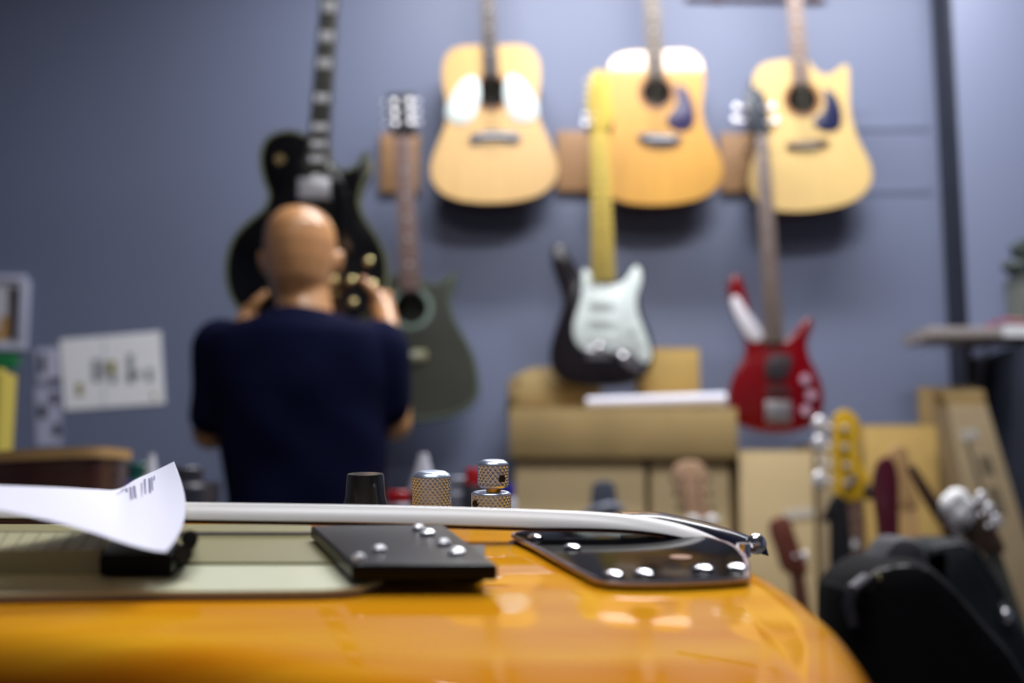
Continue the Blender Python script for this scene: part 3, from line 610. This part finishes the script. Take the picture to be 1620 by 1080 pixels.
bottle('paint_pot', 'dark green pot behind the folded paper, right of the blue pot', 'pot', 250, 1.90, 732, .026, GRNP, GRNP, False)
bottle('jar', 'dark jar at the man\'s left side beyond the paper', 'jar', 318, 1.72, 738, .036, DKP, DKP, False)
single('toolbox', MB().box((W(292, 0, 1.9).x, 1.86, TZ+.0005), (W(362, 0, 1.9).x, 1.96, W(0, 762, 1.86).z), .004), DKP, 'dark grey box on the table left of the man\'s waist', 'box')

# ------------------------------------------------------------------ instruments and bags standing on the floor, right
def extras_body(root, cx, Y, w, h, z0, m):
    o_ = smooth([(cx-.06*w, z0+h), (cx-.32*w, z0+h*1.05), (cx-.42*w, z0+h*.85), (cx-.33*w, z0+h*.6), (cx-.5*w, z0+h*.3), (cx-.38*w, z0+.04*h), (cx, z0), (cx+.38*w, z0+.04*h), (cx+.5*w, z0+h*.3), (cx+.33*w, z0+h*.6), (cx+.4*w, z0+h*.8), (cx+.3*w, z0+h*.95), (cx+.06*w, z0+h)], 4)
    obj('body', MB().slab(o_, Y, Y+.045, .006), m, root)
# yellow bass headstock
Y1 = 2.6
t = thing('bass_guitar', 'bass with yellow four-peg headstock and black strap standing before the boxes', 'bass guitar', (W(1360, 900, Y1).x, Y1, 0))
plate(t, 'headstock', [(1320, 792), (1317, 760), (1315, 720), (1315, 680), (1318, 658), (1332, 648), (1347, 654), (1357, 668), (1356, 690), (1354, 712), (1362, 738), (1374, 758), (1372, 776), (1358, 790)], Y1, .015, MAPLE2, .003)
for (x, y) in ((1334, 677), (1334, 707), (1337, 736), (1337, 764)):
    P = W(x, y, Y1-.015); mb = MB(); mb.cyl(P+Vector((0, .02, 0)), P-Vector((0, .022, 0)), .008, .006, 14)
    mb.cyl(P-Vector((0, -.018, 0)), W(1306, y-4, Y1+.01), .0035, n=8); e = W(1297, y-5, Y1+.01); mb.ball(e, (.006 if y == 736 else .018, .006, .008 if y == 736 else .021), 14)
    obj('tuner', mb, BRIGHT, t)
obj('string_tree', MB().cyl(W(1349, 755, Y1-.015), W(1349, 755, Y1-.025), .009, n=14), CHROME, t)
neck(t, (1345, 790), (1376, 1150), 30, 42, Y1-.004, mat('brown_board', (112, 84, 70), .45), MAPLE2, True, 20, size=1.6)
extras_body(t, W(1385, 0, Y1).x, Y1, .34, .42, .06, BLACKG)
obj('strap', MB().slab(XZ(smooth([(1320, 782), (1334, 788), (1340, 800), (1346, 860), (1352, 930), (1356, 1000), (1322, 1005), (1313, 930), (1312, 860), (1311, 826), (1298, 826), (1304, 810)], 3), Y1-.02), Y1-.026, Y1-.018, .002).ball(W(1375, 778, Y1-.03), (.013, .012, .018), 12), BLACKM, t, 'black fabric strap hanging from the headstock')
def slimneck(name, label, cat, head, hm, a, b, w0, w1, Y, wood, bodym=BLACKG, tun=None, tm=CHROME, tr_=9, th=.018, bw=.34):
    t = thing(name, label, cat, (W(b[0], b[1], Y).x, Y, 0))
    plate(t, 'headstock', head, Y, .016, hm, .004)
    neck(t, a, b, w0, w1, Y-.004, wood, wood, False, 0)
    if tun:
        for (p, s) in tun: tune(t, p, s, Y-.006, tm, tr_)
    P = W(b[0], b[1], Y); extras_body(t, P.x, Y, bw, max(.3, P.z-.03), .02, bodym)
    return t
slimneck('electric_guitar', 'guitar with burgundy headstock standing right of the yellow bass headstock', 'electric guitar',
         [(1392, 870), (1384, 820), (1378, 770), (1384, 735), (1396, 723), (1410, 728), (1418, 755), (1419, 800), (1420, 850), (1418, 872)], mat('burgundy', (84, 22, 38), .3, coat=.4), (1405, 866), (1420, 1150), 22, 30, 2.45, mat('dark_red_neck', (70, 24, 30), .4))
slimneck('electric_guitar', 'guitar with reddish brown headstock low before the cartons, left of the black strap', 'electric guitar',
         [(1240, 905), (1226, 870), (1216, 840), (1218, 824), (1232, 817), (1246, 820), (1256, 845), (1268, 880), (1276, 905)], mat('reddish_brown_wood', (120, 66, 54), .4, var=.2), (1260, 902), (1300, 1200), 22, 30, 2.75, mat('brown_neck_b', (92, 58, 44), .4),
         tun=[((1258, 880), (1, .1))], bodym=MAHOG)
slimneck('acoustic_guitar', 'guitar with tan headstock and white buttons before the cartons, right of centre', 'acoustic guitar',
         [(1088, 830), (1078, 800), (1068, 770), (1064, 745), (1072, 733), (1090, 729), (1108, 733), (1116, 748), (1116, 780), (1120, 812), (1124, 830)], mat('tan_head', (214, 174, 140), .35, var=.15), (1108, 828), (1120, 1200), 24, 32, 2.8, mat('brown_neck_c', (132, 98, 72), .4),
         tun=[((1080, 757), (-1, .1)), ((1084, 779), (-1, .1)), ((1088, 801), (-1, .1)), ((1106, 757), (1, .1)), ((1108, 779), (1, .1)), ((1110, 801), (1, .1))], tm=mat('aged_tuner', (120, 104, 84), .4, metal=.5), tr_=6, bodym=MAHOG, bw=.28)
acg = bpy.data.objects['acoustic_guitar.004'] if 'acoustic_guitar.004' in bpy.data.objects else t
obj('tuner_button', MB().ball(W(1096, 823, 2.77), (.018, .008, .013), 14).ball(W(1126, 823, 2.77), (.018, .008, .013), 14).cyl(W(1096, 823, 2.78), W(1126, 823, 2.78), .003), mat('ivory_button', (236, 232, 230), .25), acg, 'two white buttons')
t = thing('guitar_stand', 'grey guitar stand head rising in front of the left tall carton', 'stand', (W(958, 0, 2.7).x, 2.7, 0))
obj('pole', MB().cyl((W(958, 0, 2.7).x, 2.72, .3), W(958, 790, 2.72), .011, n=14), GRYP, t)
obj('head_rest', MB().slab(XZ(smooth([(938, 815), (936, 780), (940, 764), (955, 759), (970, 764), (975, 785), (976, 815)], 4), 2.7), 2.69, 2.715, .004), mat('slate_plastic', (78, 84, 98), .4), t)
obj('arm', MB().tube([W(922, 818, 2.68), W(940, 806, 2.67), W(968, 800, 2.67), W(985, 806, 2.68)], .01), mat('light_slate_plastic', (110, 114, 130), .35), t)
for a in (0, 2.1, 4.2): obj('leg', MB().cyl((W(958, 0, 2.7).x, 2.72, .32), (W(958, 0, 2.7).x+.28*math.sin(a)*.55, 2.72-.16*math.cos(a), .01), .008, n=10), GRYP, t)
# dark slim neck leaning left
slimneck('electric_guitar', 'guitar with slim dark brown headstock leaning left between the cartons', 'electric guitar',
         [(1436, 745), (1434, 738), (1444, 736), (1462, 762), (1480, 788), (1500, 812), (1512, 840), (1502, 850), (1486, 832), (1464, 800), (1448, 772)], mat('dark_brown_head', (66, 42, 32), .5), (1506, 842), (1600, 1150), 20, 28, 2.65, mat('dark_neck', (52, 36, 30), .5))
# tan wooden neck behind
t = slimneck('electric_guitar', 'guitar with bare tan neck standing behind the burgundy headstock', 'electric guitar',
         [(1418, 800), (1408, 760), (1402, 724), (1410, 706), (1428, 704), (1436, 725), (1440, 760), (1450, 800)], mat('bare_tan_wood', (196, 156, 104), .5, var=.15), (1436, 798), (1474, 1150), 26, 32, 2.85, MATS['bare_tan_wood'], bodym=MAHOG)
# tuner-rich headstock
t = slimneck('electric_guitar', 'dark guitar headstock crowded with chrome tuners above the black bags at the right', 'electric guitar',
         [(1538, 872), (1518, 838), (1498, 800), (1496, 786), (1512, 778), (1532, 782), (1552, 806), (1570, 834), (1584, 862), (1580, 874)], mat('dark_wood_head', (70, 52, 40), .4), (1566, 868), (1660, 1150), 24, 30, 2.1, EBONY,
         tun=[((1508, 797), (-.86, .5)), ((1519, 815), (-.86, .5)), ((1530, 833), (-.86, .5)), ((1540, 796), (.86, -.5)), ((1552, 814), (.86, -.5)), ((1563, 832), (.86, -.5))], tr_=12)
obj('tuner_glare', MB().ball(W(1514, 789, 2.06), (.022, .012, .018), 16).ball(W(1526, 800, 2.06), (.018, .012, .018), 16).ball(W(1532, 815, 2.065), (.013, .010, .015), 16).ball(W(1502, 798, 2.06), (.018, .012, .02), 16).ball(W(1518, 812, 2.06), (.02, .012, .02), 16).ball(W(1514, 789, 2.09), (.02, .03, .02), 12), mat('white_metal_glare', (255, 255, 255), .3), t, 'white balls standing in for glare on the tuners')  # white balls added over the headstock as painted tuner glare

# gig bags
def bag(name, label, outline, Y, th, m, zip_px, extra=None, cat='bag'):
    xz = XZ(smooth(outline, 4), Y)
    P = W(outline[len(outline)//2][0], outline[0][1], Y)
    t = thing(name, label, cat, (sum(p[0] for p in xz)/len(xz), Y+th/2, 0))
    zmin = min(p[1] for p in xz)
    obj('shell', MB().slab([(p[0], max(p[1], .001)) for p in xz], Y, Y+th, .03), m, t)
    obj('zip', MB().tube([W(x, y, Y+.012) for x, y in zip_px], .004, 8), mat('dull_zip', (34, 33, 36), .5), t)
    return t
t = bag('gig_bag', 'black padded gig bag bulging at the lower right corner', [(1344, 960), (1350, 930), (1372, 905), (1405, 888), (1445, 884), (1480, 894), (1520, 930), (1570, 985), (1630, 1060), (1680, 1200), (1720, 1600), (1720, 2150), (1500, 2180), (1340, 2150), (1330, 1600), (1345, 1150)], 1.32, .17, mat('black_nylon', (5, 5, 9), .8, spec=.15, var=.3, vs=20, bump=.3, bs=120), [(1362, 925), (1390, 905), (1430, 898), (1470, 905), (1510, 940), (1560, 1000)])
obj('flap', MB().slab(XZ(smooth([(1392, 900), (1404, 868), (1422, 850), (1448, 852), (1466, 868), (1474, 905), (1440, 915)], 4), 1.36), 1.36, 1.44, .012), mat('charcoal_nylon', (66, 66, 72), .7, bump=.2), t, 'charcoal grey top flap')
obj('handle', MB().tube([W(1350, 985, 1.33), W(1342, 955, 1.31), W(1348, 930, 1.30), W(1368, 915, 1.32)], .006, 10), mat('grey_webbing', (92, 88, 96), .6), t, 'pale grey handle loop')
obj('buckle', MB().box(W(1386, 918, 1.325), W(1394, 908, 1.315), .001), GOLD, t)
t = bag('gig_bag', 'charcoal green gig bag leaning behind the black one at the right edge', [(1462, 900), (1468, 872), (1486, 856), (1520, 852), (1548, 862), (1575, 900), (1605, 955), (1650, 1040), (1700, 1300), (1720, 1900), (1560, 1950), (1480, 1900), (1465, 1300)], 1.62, .14, mat('charcoal_green_nylon', (26, 32, 36), .7, spec=.25, var=.2, vs=15, bump=.2, bs=120), [(1472, 890), (1490, 866), (1520, 862), (1545, 872), (1590, 945)])
obj('buckle', MB().box(W(1572, 950, 1.63), W(1584, 966, 1.6), .003).ball(W(1592, 974, 1.61), (.008, .006, .01), 10), CHROME, t, 'silver buckle')

# ------------------------------------------------------------------ workbench and the orange bass on it
single('workbench', MB().box((-1.3, .12, .90), (.02, .60, .925), .003).box((-1.28, .14, 0), (-1.2, .58, .90), .002).box((-.08, .14, 0), (0, .58, .90), .002), mat('bench_wood', (112, 88, 62), .6, var=.2, vs=6), 'wooden workbench carrying the orange bass', 'workbench')
TILT = math.radians(7.0)
K = W(780, 822, .55)
e1 = Vector((1, 0, 0)); e2 = Vector((0, math.cos(TILT), math.sin(TILT))); nn = Vector((0, -math.sin(TILT), math.cos(TILT)))
bass = thing('bass_guitar', 'amber orange bass lying face up across the foreground', 'bass guitar', K)
bass.rotation_euler = (TILT, 0, 0); ORG[bass.name] = Vector((0, 0, 0))
def loc(P): P = P-K; return Vector((P.dot(e1), P.dot(e2), P.dot(nn)))
def G(px, py, h=0):
    d = ray(px, py); t_ = ((K-CAM).dot(nn)+h)/d.dot(nn); return loc(CAM+d*t_)
def GL(px, py, Y): return loc(W(px, py, Y))
def hslab(pts, h0, h1, bev=0, k=4, sm=True):   # outline in the guitar plane
    pts = [(p[0], p[1]) for p in pts]
    if sm: pts = smooth(pts, k)
    if sum(pts[i][0]*pts[(i+1) % len(pts)][1]-pts[(i+1) % len(pts)][0]*pts[i][1] for i in range(len(pts))) < 0: pts = pts[::-1]
    mk = lambda o_, z: [(p[0], p[1], z) for p in o_]
    if not bev: return MB().loft([mk(pts, h0), mk(pts, h1)])
    rs = []
    for a in range(0, 7):
        t_ = a/6*PI/2; rs.append(mk(inset(pts, bev*(1-math.cos(t_))), h1-bev+bev*math.sin(t_)))
    return MB().loft([mk(inset(pts, bev*.6), h0), mk(inset(pts, bev*.15), h0+bev*.5), mk(pts, h0+bev)]+rs)
# body wood
m = bpy.data.materials.new('amber_lacquered_wood'); m.use_nodes = True; nt = m.node_tree; b = nt.nodes['Principled BSDF']
tc = nt.nodes.new('ShaderNodeTexCoord'); mp = nt.nodes.new('ShaderNodeMapping'); mp.inputs['Scale'].default_value = (4, 34, 10); mp.inputs['Rotation'].default_value = (0, 0, .16)
nz = nt.nodes.new('ShaderNodeTexNoise'); nz.inputs['Scale'].default_value = 1.6; nz.inputs['Detail'].default_value = 6; nz.inputs['Distortion'].default_value = .6
rp = nt.nodes.new('ShaderNodeValToRGB'); rp.color_ramp.elements[0].position = .3; rp.color_ramp.elements[1].position = .7
rp.color_ramp.elements[0].color = rgb(208, 126, 10); rp.color_ramp.elements[1].color = rgb(234, 170, 34)
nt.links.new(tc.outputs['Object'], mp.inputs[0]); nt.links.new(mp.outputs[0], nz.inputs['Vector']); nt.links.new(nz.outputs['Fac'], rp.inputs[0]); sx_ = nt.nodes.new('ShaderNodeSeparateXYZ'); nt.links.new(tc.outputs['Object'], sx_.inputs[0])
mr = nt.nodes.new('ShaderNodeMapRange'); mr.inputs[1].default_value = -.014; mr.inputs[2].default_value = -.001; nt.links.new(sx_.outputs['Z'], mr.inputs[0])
mx = nt.nodes.new('ShaderNodeMix'); mx.data_type = 'RGBA'; mx.inputs['A'].default_value = rgb(126, 50, 4)   # shade of the turned-down edge put into the body colour
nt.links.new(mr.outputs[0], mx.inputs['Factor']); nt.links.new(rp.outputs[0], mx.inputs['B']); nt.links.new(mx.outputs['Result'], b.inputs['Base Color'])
b.inputs['Roughness'].default_value = .5; b.inputs['Coat Weight'].default_value = .7; b.inputs['Coat IOR'].default_value = 1.3; b.inputs['Coat Roughness'].default_value = .04; b.inputs['Specular IOR Level'].default_value = .0
def wx(x, d): # world x and depth to plane coordinates
    return (x-K.x, (d-.55)/math.cos(TILT)*1.0)
rp_ = [G(1000, 822), G(1085, 836), G(1155, 860), G(1215, 887), G(1275, 917), G(1340, 963), G(1385, 1014), G(1412, 1072)]
outl = [(p.x, p.y) for p in rp_]+[wx(.084, .258), wx(.055, .243), wx(.01, .25), wx(-.04, .274), wx(-.085, .302), (wx(-.14, .324)), wx(-.20, .328), wx(-.28, .29), wx(-.38, .262), wx(-.42, .28), wx(-.40, .315), wx(-.34, .36), wx(-.315, .40), wx(-.315, .46), wx(-.33, .50), wx(-.365, .54), wx(-.37, .575), wx(-.34, .585), wx(-.28, .565), wx(-.22, .555), wx(-.15, .568), wx(-.08, .578), wx(-.01, .572)]
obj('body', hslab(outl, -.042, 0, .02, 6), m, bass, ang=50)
CREAM = mat('cream_guard', (226, 228, 196), .35, coat=.2); CREAMW = mat('white_ply_edge', (240, 238, 236), .3); KHAKI = mat('khaki_panel', (150, 144, 104), .4); BROWNP = mat('red_brown_ply', (108, 62, 44), .4)
pgp = [G(-120, 936, .003), G(200, 935, .003), G(420, 934, .003), G(545, 931, .003), G(600, 918, .003), G(606, 906, .003), G(580, 896, .003), G(545, 889, .003), G(400, 886, .003), G(150, 886, .003), G(-120, 886, .003)]
obj('pickguard', hslab(pgp, .0, .003, 0, 3), CREAM, bass, 'cream lower pickguard')
obj('pickguard_ply', hslab([(x*1.0, y-.0015) for x, y in [(p.x, p.y) for p in pgp]], 0, .0011, 0, 3), BROWNP, bass, 'dark ply under the cream guard')
obj('khaki_plate', hslab([G(-120, 889, .004), G(545, 889, .004), G(490, 829, .004), G(-120, 829, .004)], 0.0, .004, 0, 1, False), KHAKI, bass, 'flat khaki plate')  # flat plate in one khaki tone, raised slightly off the body
obj('neck', hslab([G(-200, 872, .011), G(158, 871, .011), G(172, 842, .011), G(-200, 842, .011)], .001, .011, 0, 1, False), mat('greenish_maple', (176, 172, 136), .4), bass, 'pale fretted neck end')
for k in range(9):
    fm = MB(); a = G(-60+26*k, 871, .0112); b_ = G(-40+26*k, 843, .0112); fm.cyl(a, b_, .00035, n=6)
    obj('fret', fm, mat('dull_nickel', (140, 138, 112), .4, metal=.5), bass)
obj('neck_binding', hslab([G(-200, 900, .004), G(150, 899, .004), G(152, 886, .004), G(-200, 886, .004)], .003, .0055, 0, 1, False), mat('beige_edge', (188, 180, 148), .4), bass)
BP = mat('black_pickup_plastic', (9, 9, 14), .35, ior=1.25)
np_ = obj('pickup', hslab([G(158, 878, .011), G(272, 878, .011), G(284, 856, .011), G(172, 856, .011)], .004, .011, .0012, 1, False), BP, bass, 'black neck pickup under the folded paper')
obj('screw', MB().cyl(G(300, 852, .006), G(300, 852, .015), .003, n=14).cyl(G(290, 876, .006), G(290, 876, .012), .003, n=14), BLACKM, np_)
bpk = obj('pickup', hslab([G(556, 893, .010), G(787, 892, .010), G(702, 829, .010), G(492, 831, .010)], .0045, .010, .0012, 1, False), BP, bass, 'black bridge pickup with silver screws')
for (x, y, r) in ((568, 886, .0026), (600, 872, .003), (676, 846, .0036), (702, 862, .003), (722, 876, .0035), (662, 838, .003)):
    p = G(x, y, .010); r *= .85; obj('screw', MB().lathe(p, (0, 0, 1), [(r, 0), (r, .0012), (r*.6, .0022), (.0001, .0024)], 16), BRIGHT, bpk)
for (x, w_) in ((622, 34), (738, 52)):
    a = G(x-w_/2, 921); b_ = G(x+w_/2, 921)
    obj('foot', MB().box((a.x, a.y, .0), (b_.x, a.y+.035, .0075), .002), mat('dark_foot', (38, 38, 46), .35), bpk)
# glossy control plate
MIR = mat('black_mirror_plate', (4, 5, 9), .1, ior=1.05)
cpp = [G(814, 847, .003), G(845, 862, .003), G(885, 884, .003), G(925, 905, .003), G(962, 918, .003), G(1060, 920, .003), G(1172, 914, .003), G(1180, 904, .003), G(1178, 880, .003), G(1150, 858, .003), G(1085, 843, .003), G(990, 836, .003), G(880, 838, .003), G(822, 841, .003)]
cpl = obj('control_plate', hslab(cpp, 0, .003, .0008, 3), MIR, bass, 'mirror black control plate with pale rim')
rim = [Vector((x, y, .0022)) for x, y in smooth([(p.x, p.y) for p in cpp], 3)]; rim.append(rim[0])
obj('rim', MB().tube(rim, .0011, 6), mat('pinkish_steel', (196, 180, 186), .25, metal=.9), cpl)
for (x, y) in ((846, 851), (970, 911), (1018, 909), (1113, 902), (1166, 900), (905, 868)):
    obj('screw', MB().lathe(G(x, y, .003), (0, 0, 1), [(.0034, 0), (.0034, .001), (.002, .0018), (.0001, .002)], 16), CHROME, cpl)
obj('orange_hole', MB().lathe(G(1077, 882, .003), (0, 0, 1), [(.0042, 0), (.0042, .0004), (.0001, .0004)], 24), mat('orange_brown', (150, 86, 20), .5), cpl, 'round hole showing orange wood')
# raised finger rest
def bar(path, Y, hts, dep, mats, name, label=None, lower=0):
    mb = MB(); rs = []
    for (x, y), h in zip(path, hts):
        a = GL(x, y, Y); hh = h*PX(Y)/2; y0 = a.y-dep/2; y1 = a.y+dep/2; e = min(.0026, hh*.5); e0 = e*.3
        c = [(y0, -hh+e0), (y0+.0007, -hh+e), (y0+.0052, hh-e*.4), (y0+.0068, hh), (y1-e, hh), (y1, hh-e), (y1, -hh+e0), (y1-e0, -hh), (y0+e0, -hh)]
        rs.append([Vector((a.x, yy, a.z+zz)) for yy, zz in c])
    mb.loft(rs); return obj(name, mb, mats, bass, label)
def dens(path, vals, k=6):
    P, V = [], []
    for i in range(len(path)-1):
        for s in range(k):
            t_ = s/k; p0 = Vector(path[max(i-1, 0)]); p1 = Vector(path[i]); p2 = Vector(path[i+1]); p3 = Vector(path[min(i+2, len(path)-1)])
            P.append(tuple(.5*((2*p1)+(p2-p0)*t_+(2*p0-5*p1+4*p2-p3)*t_*t_+(3*p1-p0-3*p2+p3)*t_**3))); V.append(vals[i]*(1-t_)+vals[i+1]*t_)
    P.append(path[-1]); V.append(vals[-1]); return P, V
pth, ht = dens([(-80, 804), (290, 808), (560, 812), (720, 816), (850, 820), (950, 823), (1020, 829), (1080, 840), (1130, 858), (1182, 884)], [24, 24, 24, 25, 25, 22, 19, 17, 16, 14])
bar(pth, .485, ht, .010, CREAMW, 'finger_rest', 'long raised cream finger rest curving down at its right end')
p2, h2 = [(x, y+h/2+2.5) for (x, y), h in zip(pth, ht)], [5]*len(pth)
bar(p2, .485, h2, .010, BROWNP, 'finger_rest_ply', 'red-brown lower ply of the finger rest')
for px_ in (270, 1176):
    a = GL(px_, 815 if px_ < 500 else 880, .485); obj('post', MB().cyl((a.x, a.y, 0), (a.x, a.y, a.z), .003, n=12), CHROME, bass)
pth, ht = dens([(985, 820), (1040, 822), (1100, 834), (1160, 850), (1208, 866)], [14, 17, 18, 18, 14])
bar(pth, .505, ht, .02, mat('blue_black_gloss', (24, 26, 44), .15, coat=.3), 'arm_rest', 'glossy blue-black bar behind the finger rest')
a = GL(1196, 860, .495); obj('end_screw', MB().ball(a, .0045, 14).cyl(a, (a.x, a.y, 0), .0025, n=10), CHROME, bass)
# knurled knobs
def knurl(c, R, H, nseg=26, a=.0008):     # raised crossing ridges with diamond hollows between them
    mb = MB(); per = 12; n = nseg*per; pitch = 2*PI*R/nseg; rows = int(H/(pitch/per))+1
    dl = lambda x: abs((x+.5) % 1-.5)*2
    rings = []
    for j in range(rows+1):
        z = H*j/rows; v = z/pitch*.85; rr = []
        for i in range(n):
            u = i/per; d = -a*min(.55, max(0, min(dl(u+v), dl(u-v))-.10))/.55
            t_ = 2*PI*i/n; rr.append(Vector((c.x+(R+d)*math.cos(t_), c.y+(R+d)*math.sin(t_), c.z+z)))
        rings.append(rr)
    mb.loft(rings, caps=False); return mb
KN = mat('knurled_nickel', (212, 226, 250), .28, metal=.85)
def knob_top(c, R, z, dome): # smooth bevelled cap
    return MB().lathe(c, (0, 0, 1), [(R-.0004, z), (R-.0002, z+.0003), (R*.9, z+dome*.5), (R*.68, z+dome*.93), (R*.55, z+dome), (.0001, z+dome)], 48)
base1 = GL(683, 822, .55); base1.z = 0
PXm = .55/F
k1 = obj('knob', knurl(base1, .0094, .0205), KN, bass, 'silver knurled dome knob', ang=80)
obj('knob_cap', knob_top(base1, .0094, .0205, .0029), KN, k1, ang=60)
base2 = GL(777, 822, .55); base2.z = 0
k2 = obj('knob', knurl(base2, .0096, .0125), KN, bass, 'lower wide ring of the stacked knurled knob', ang=80)
obj('knob_cap', MB().lathe(base2, (0, 0, 1), [(.0092, .0125), (.0090, .0131), (.0080, .0135), (.0001, .0135)], 48), KN, k2, ang=60)
obj('shaft', MB().cyl(base2+Vector((.0012, 0, .013)), base2+Vector((.0012, 0, .0158)), .0036, n=20), mat('brass_shaft', (206, 150, 60), .25, metal=1), bass)
up = base2+Vector((.001, 0, .0155))
k3 = obj('knob', MB().lathe(up, (0, 0, 1), [(.0060, 0), (.0068, .0002), (.0073, .0012)], 48), KN, bass, 'upper narrow cap of the stacked knurled knob')
obj('knurl_band', knurl(up+Vector((0, 0, .0012)), .0075,  .0098, 20), KN, k3, ang=80)
obj('knob_cap', knob_top(up, .0074, .011, .0022), KN, k3, ang=60)
def hole(parent, c, R, z, ang_):
    d = Vector((math.sin(ang_), -math.cos(ang_), 0)); p = c+d*(R-.0018)+Vector((0, 0, z)); obj('set_screw', MB().cyl(p, c+d*(R+.0001)+Vector((0, 0, z)), .0017, n=20), mat('black_socket', (8, 8, 8), .6), parent)
hole(k3, up, .0075, .0048, .62); hole(k2, base2, .0096, .0084, -.93)
bk = GL(578, 816, .575); bk.z = -.001
obj('knob', MB().lathe(bk, (0, 0, 1), [(.0118, 0), (.0112, .004), (.0098, .010), (.0092, .0195), (.0088, .0203), (.0001, .0203)], 40), mat('smoky_black_knob', (26, 28, 30), .25, coat=.4), bass, 'black skirted plastic knob')

# ------------------------------------------------------------------ folded paper on the strings side
t = thing('paper_sheet', 'folded white paper with printed text lying over the orange bass', 'paper', W(140, 860, .44))
top_ = [(-90, 766), (0, 768), (90, 771), (150, 774), (185, 774), (215, 758), (246, 744), (275, 730)]
bot_ = [(-90, 790), (0, 806), (90, 826), (150, 843), (185, 855), (215, 864), (240, 870), (262, 873)]
mb = MB(); cols = []
tp, _ = dens(top_, [0]*8, 10); bt, _ = dens(bot_, [0]*8, 10)
for i, (a, b_) in enumerate(zip(tp, bt)):
    s = i/(len(tp)-1); col_ = []
    for j in range(41):
        v = j/40; x = b_[0]*(1-v)+a[0]*v; y = b_[1]*(1-v)+a[1]*v
        x += 25*math.sin(PI*v**.85)*max(0, (s-.6)/.4)**2
        Yd = .372+v*(.03+.12*(s*s*(3-2*s)))
        col_.append(W(x, y, Yd))
    cols.append(col_)
off_ = Vector((0, .0004, .0001))
front = [[mb.bm.verts.new(p) for p in c] for c in cols]; back = [[mb.bm.verts.new(p+off_) for p in c] for c in cols]
for L_ in (front, back):
    for i in range(len(L_)-1):
        for j in range(40): mb.face((L_[i][j], L_[i+1][j], L_[i+1][j+1], L_[i][j+1]))
n_ = len(front)-1
for i in range(n_):
    mb.face((front[i][0], front[i+1][0], back[i+1][0], back[i][0])); mb.face((front[i][40], front[i+1][40], back[i+1][40], back[i][40]))
for j in range(40):
    mb.face((front[0][j], front[0][j+1], back[0][j+1], back[0][j])); mb.face((front[n_][j], front[n_][j+1], back[n_][j+1], back[n_][j]))
obj('sheet', mb, mat('bright_paper', (234, 234, 252), .6), t, ang=80)
def onpaper(px, py):   # point on the sheet found from its own grid
    best = None
    for i in range(len(cols)):
        for j in range(41):
            P = cols[i][j]; dd = P-CAM; k_ = Vector((0, cp, sp)); zc = dd.dot(k_); u = 810+F*dd.x/zc; v = 540-F*dd.dot(Vector((0, -sp, cp)))/zc
            e = (u-px)**2+(v-py)**2
            if best is None or e < best[0]: best = (e, P.y)
    return W(px, py, best[1]-.0012)
mk_ = MB()
for (x0, y0, x1, y1, wd) in [(244, 752, 244, 758, 2), (240, 754, 241, 776, 2.2), (236, 756, 237, 780, 3), (229, 757, 230, 785, 2.5), (224, 763, 225, 786, 1.6), (212, 768, 214, 788, 4), (206, 770, 208, 790, 3), (200, 772, 201, 778, 3), (191, 776, 200, 772, 1.2), (184, 782, 196, 776, 1.2)]:
    a, b_ = Vector((x0, y0)), Vector((x1, y1)); d = (b_-a).normalized(); r = Vector((-d.y, d.x))*wd/2
    ps = [a-r, b_-r, b_+r, a+r]; v4 = [mk_.bm.verts.new(onpaper(*p)) for p in ps]; v5 = [mk_.bm.verts.new(v.co+Vector((0, .0003, 0))) for v in v4]; mk_.face(v4); mk_.bridge(v4, v5)
obj('printed_text', mk_, mat('grey_ink', (120, 120, 150), .7), t, 'grey printed characters turned sideways')
